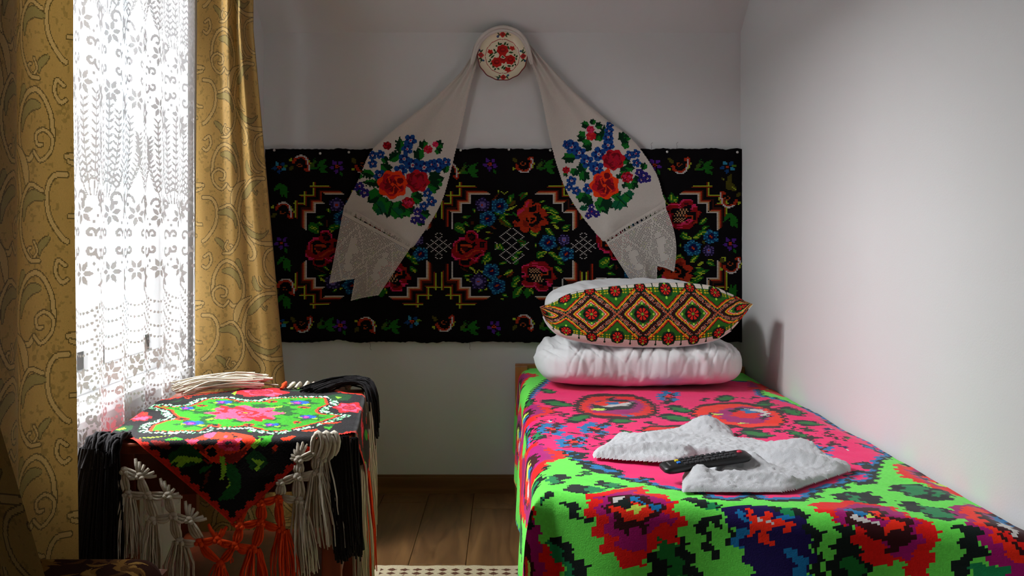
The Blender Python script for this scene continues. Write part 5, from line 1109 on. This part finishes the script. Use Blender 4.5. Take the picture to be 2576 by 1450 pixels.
df.inputs[0].default_value = (.85, .85, .86, 1); tl.inputs[0].default_value = (.82, .82, .84, 1)
m1 = n_.new('ShaderNodeMixShader'); mrr = n_.new('ShaderNodeMapRange'); mrr.inputs[1].default_value = .3; mrr.inputs[2].default_value = .9; mrr.inputs[3].default_value = .10; mrr.inputs[4].default_value = .03; l_.new(at_.outputs['Fac'], mrr.inputs[0]); l_.new(mrr.outputs[0], m1.inputs[0]); m2 = n_.new('ShaderNodeMixShader')
l_.new(df.outputs[0], m1.inputs[1]); l_.new(tl.outputs[0], m1.inputs[2]); l_.new(at_.outputs['Fac'], m2.inputs[0]); l_.new(tr_.outputs[0], m2.inputs[1]); l_.new(m1.outputs[0], m2.inputs[2]); l_.new(m2.outputs[0], n_['Material Output'].inputs[0])
def lace_pos(s_, z):
    f = s_/1.02; y = ly0 + (ly1-ly0)*f + .006*np.sin(f*2*np.pi*6.5) ; w_ = .55 + .45*np.clip((2.1-z)/1.2, 0, 1)
    x = -.974 + w_*(.010*np.sin(f*2*np.pi*6.5+1.2) + .003*np.sin(f*2*np.pi*13 + z*1.1))
    return np.stack([x, y, z], 1)
lac = tag(empty('lace_curtain', (-.974, 2.57, .28)), 'sheer white lace curtain with embroidered flower bands hanging before the window', 'curtain')
def lpart(o): o.parent = lac; o.matrix_parent_inverse = Matrix.Translation(-Vector(lac.location)); return o
lpart(lc.sheet('lace_panel', lace_pos, lm, None, 0))
lh = Cv(0, 1.86, 1.02, 2.43, 140, 30, (.18, .18, .18)); lpart(lh.sheet('net_heading', lace_pos, lm, None, 0))

def drape(name, top, bot, wid, label, zt=2.44, zb=.03, ease=(1.75, .55), ph=0, tint='#98763a'):
    """fabric hung along a plan path that changes from top to hem; the pattern lies in fabric metres"""
    nU = int(wid/.0025); nV = int((zt-zb)/.0025)
    cv = Cv(0, 0, wid, zt-zb, nU, nV, tint); LT, DKc, SP = '#a3834a', '#56441c', '#7f6c38'
    Z = 2004.                                             # trace-sheet px per metre of fabric
    def q(pts, x, y): return np.array([(x + (a-1260)/Z, y + b/Z) for a, b in pts])
    def band(pts, x, y, w_, fill=LT, n=30):
        P = cr(q(pts, x, y), n); cv.line(P, w_+.0054, DKc); cv.line(P, w_, fill)
    def leafd(pts, x, y, w_, fill=LT, n=16):
        """a leaf that swells along its spine"""
        P = cr(q(pts, x, y), n); t = np.gradient(P, axis=0); t /= np.linalg.norm(t, axis=1)[:, None]; nr = np.stack([-t[:, 1], t[:, 0]], 1)
        h = (w_/2*np.sin(np.pi*np.linspace(0.02, .98, n)**.7))[:, None]
        for k, c in ((.0027, DKc), (0, fill)): cv._fill(np.vstack([P+nr*(h+k), (P-nr*(h+k))[::-1]]), c)
    th_, tw_ = .375, .30
    for i in range(-1, int(wid/tw_)+2):
        for j in range(-1, int((zt-zb)/th_)+2):
            x = i*tw_ + ph; y = j*th_ + (th_/2 if i % 2 else 0)
            band([(1860,540), (1700,530), (1590,460), (1540,380), (1550,280), (1600,180), (1700,120), (1800,110)], x, y, .011)
            leafd([(1480,310), (1505,215), (1545,160), (1615,125)], x, y, .022)
            leafd([(1575,245), (1630,200), (1700,150), (1770,125)], x, y, .024, SP); band([(1690,190), (1715,215), (1725,195)], x, y, .004, SP, 8)
            leafd([(1572,340), (1590,385), (1625,412), (1672,425)], x, y, .012); leafd([(1565,415), (1640,470), (1730,490), (1800,450)], x, y, .018, SP)
            leafd([(1545,400), (1600,500), (1655,560), (1662,620), (1615,640), (1600,605)], x, y, .016)
            band([(1330,850), (1340,750), (1385,670), (1440,648), (1510,690), (1555,800), (1540,900), (1480,940), (1440,905)], x, y, .010)
            band([(1440,905), (1400,938), (1345,900), (1335,840), (1380,810), (1425,830), (1420,870), (1390,872)], x, y, .007)
            leafd([(1395,712), (1460,715), (1510,760), (1530,830)], x, y, .022, SP); leafd([(1500,640), (1520,660), (1555,730)], x, y, .016, SP)
            leafd([(1640,745), (1650,800), (1675,830), (1705,832)], x, y, .020, SP); leafd([(1690,745), (1700,790), (1740,820), (1800,815)], x, y, .010)
            band([(1850,560), (1770,590), (1735,650), (1745,720), (1800,780), (1850,790)], x, y, .008)
            band([(1270,620), (1310,600), (1320,650), (1290,690), (1260,680)], x, y, .008); band([(1260,240), (1330,250), (1365,320), (1350,420), (1290,500), (1260,520)], x, y, .010)
            leafd([(1370,340), (1440,330), (1500,370), (1510,440)], x, y, .022, SP); leafd([(1350,500), (1400,540), (1410,580)], x, y, .016, SP); band([(1440,520), (1420,560), (1450,590), (1480,555), (1460,545)], x, y, .005, LT, 14)
            band([(1390,310), (1470,290), (1530,380), (1530,500), (1470,590), (1410,600)], x, y, .008)
    spk = vnoise(cv.xc[None, :]*160 + 0*cv.yc[:, None], cv.yc[:, None]*160 + 0*cv.xc[None, :], 71) + .6*vnoise(cv.xc[None, :]*45 + 0*cv.yc[:, None], cv.yc[:, None]*45 + 0*cv.xc[None, :], 72)
    cv.idx[(cv.idx == cv.c(tint)) & (spk > .62)] = cv.c('#82662f')
    top = np.array(top, float); bot = np.array(bot, float)
    tp, bp_ = cr(top, 160), cr(bot, 160)
    def arc(p): L = np.concatenate([[0], np.cumsum(np.hypot(*np.diff(p, axis=0).T))]); return L/L[-1]
    at_, ab_ = arc(tp), arc(bp_)
    def pos(u, v):
        z = zt - v; f = u/wid; k = np.clip((ease[0]-z)/(ease[0]-ease[1]), 0, 1.25)
        x = np.interp(f, at_, tp[:, 0])*(1-k) + np.interp(f, ab_, bp_[:, 0])*k; y = np.interp(f, at_, tp[:, 1])*(1-k) + np.interp(f, ab_, bp_[:, 1])*k
        return np.stack([np.maximum(x, XL+.006), y, z], 1)
    return tag(cv.sheet(name, pos, mat('gold_jacquard', attr=True, rough=.55, bump=(420, .3), spec=.35, sheen=.1, translucent=.10), None, .05), label, 'curtain')
drape('jacquard_drape', [(-.975,3.03), (-.945,3.06), (-.915,3.085), (-.89,3.075), (-.872,3.11), (-.855,3.085), (-.838,3.12), (-.822,3.13), (-.86,3.2), (-.95,3.24)],
      [(-.985,3.035), (-.945,3.025), (-.90,3.03), (-.86,3.05), (-.82,3.06), (-.78,3.085), (-.745,3.09), (-.712,3.12), (-.76,3.2), (-.90,3.24)], .56, 'gold scroll-patterned drape hanging beside the wall carpet', ph=.03)
drape('jacquard_drape', [(-.903,2.0), (-.925,1.985), (-.955,1.955), (-.968,1.90), (-.945,1.84), (-.905,1.77), (-.90,1.72), (-.93,1.66), (-.955,1.55), (-.93,1.45), (-.91,1.40)],
      [(-.893,2.0), (-.92,1.98), (-.945,1.95), (-.965,1.90), (-.945,1.84), (-.898,1.765), (-.885,1.71), (-.90,1.63), (-.86,1.52), (-.76,1.44), (-.672,1.42)], .92, 'gold scroll-patterned drape hanging in front of the stool', ph=.02, ease=(1.35, .52))
# curtain rod above the picture
rod = tag(empty('curtain_rod', (-.955, 2.3, 2.45)), 'slim metal curtain rod on the window wall carrying the lace and the drapes', 'curtain rod')
acc = Acc(); acc.tube([(-.955, 1.3, 2.45), (-.955, 2.3, 2.45), (-.955, 3.3, 2.45)], .011, 10); o = acc.build('rod', mat('brass', (.6, .45, .2), .35, metal=1)); o.parent = rod; o.matrix_parent_inverse = Matrix.Translation(-Vector(rod.location))
for y in (1.32, 3.28):
    acc = Acc(); acc.tube([(-.955, y, 2.45), (XL-.0, y, 2.45)], .007, 8); acc.ball((-.955, y+(.03 if y > 2 else -.03), 2.45), .02, 10); o = acc.build('bracket', mat('brass')); o.parent = rod; o.matrix_parent_inverse = Matrix.Translation(-Vector(rod.location))

# ================================================================== stool and floor runner
stool = tag(empty('upholstered_stool', (-.79, 1.67, 0)), 'low stool with a dark brown floral upholstered seat before the fringed table', 'stool')
def stp(o): o.parent = stool; o.matrix_parent_inverse = Matrix.Translation(-Vector(stool.location)); return o
sx0, sx1, sy0, sy1, sz = -.945, -.640, 1.52, 1.845, .455
sc_ = Cv(sx0, sy0, sx1, sy1, 150, 160, '#260f06')
for i in range(26):
    x, y = random.uniform(sx0+.06, sx1-.05), random.uniform(sy0, sy1-.03)
    for k in range(4): a = random.random()*6.28; sc_.leaf(x, y, x+.045*math.cos(a), y+.05*math.sin(a), .014, random.choice(['#6a4a1e', '#7d5e2c', '#4a2e12']), None, .3)
sc_.line([(sx0, sy1-.04), (sx0+.05, sy1-.025), (sx0+.11, sy1-.02)], .012, '#8a5a2a')
def seat_pos(x, y):
    ex = np.minimum(x-sx0, sx1-x); ey = np.minimum(y-sy0, sy1-y); dd = np.minimum(np.minimum(ex, ey), .05)/.05
    cxr = np.clip((.05-ex)/.05, 0, 1); cyr = np.clip((.05-ey)/.05, 0, 1); kk_ = np.maximum(0, np.minimum(cxr, cyr))
    x2 = x + np.sign((sx0+sx1)/2-x)*kk_*.016; y2 = y + np.sign((sy0+sy1)/2-y)*kk_*.016
    return np.stack([x2, y2, sz - .035*(1-dd)**2.2 - .0*dd], 1)
stp(sc_.sheet('seat', seat_pos, mat('brown_brocade', attr=True, rough=.95, bump=(500, .4), spec=.05), None, .08))
dwood = wood_mat('dark_brown_wood', lin('#2e160a'), lin('#442210'), .4, 2)
stp(box_obj('seat_frame', sx0+.004, sx1-.004, sy0+.004, sy1-.004, sz-.085, sz-.028, dwood, None, .012))
for x in (sx0+.02, sx1-.055):
    for y in (sy0+.02, sy1-.055): stp(box_obj('leg', x, x+.035, y, y+.035, 0, sz-.08, dwood, None, .004))

rx0, rx1, ry0, ry1 = -.418, .055, 1.6, 3.085
rc = Cv(rx0, ry0, rx1, ry1, 142, 445, '#c2b394')
RXg, RYg = np.meshgrid(rc.xc, rc.yc); px_ = np.abs(((RXg-rx0)/.0405) % 1 - .5); py_ = np.abs(((RYg-ry0)/.034) % 1 - .5)
rc.idx[(px_ + py_ < .40) & (RXg > rx0+.022)& (RYg < ry1-.022)] = rc.c('#5a3420')
rug = tag(rc.sheet('floor_runner', lambda x, y: np.stack([x + .003*vnoise(y*40, x*0, 3)*(np.abs(x-rx0) < .01), y + .003*vnoise(x*60, y*0, 5)*(ry1-y < .01), .006 + .001*vnoise(x*30, y*30, 4)], 1), mat('cotton_runner', attr=True, rough=.95, bump=(260, .6)), None, .10), 'narrow cream floor runner with brown diamond checks lying beside the bed', 'rug')
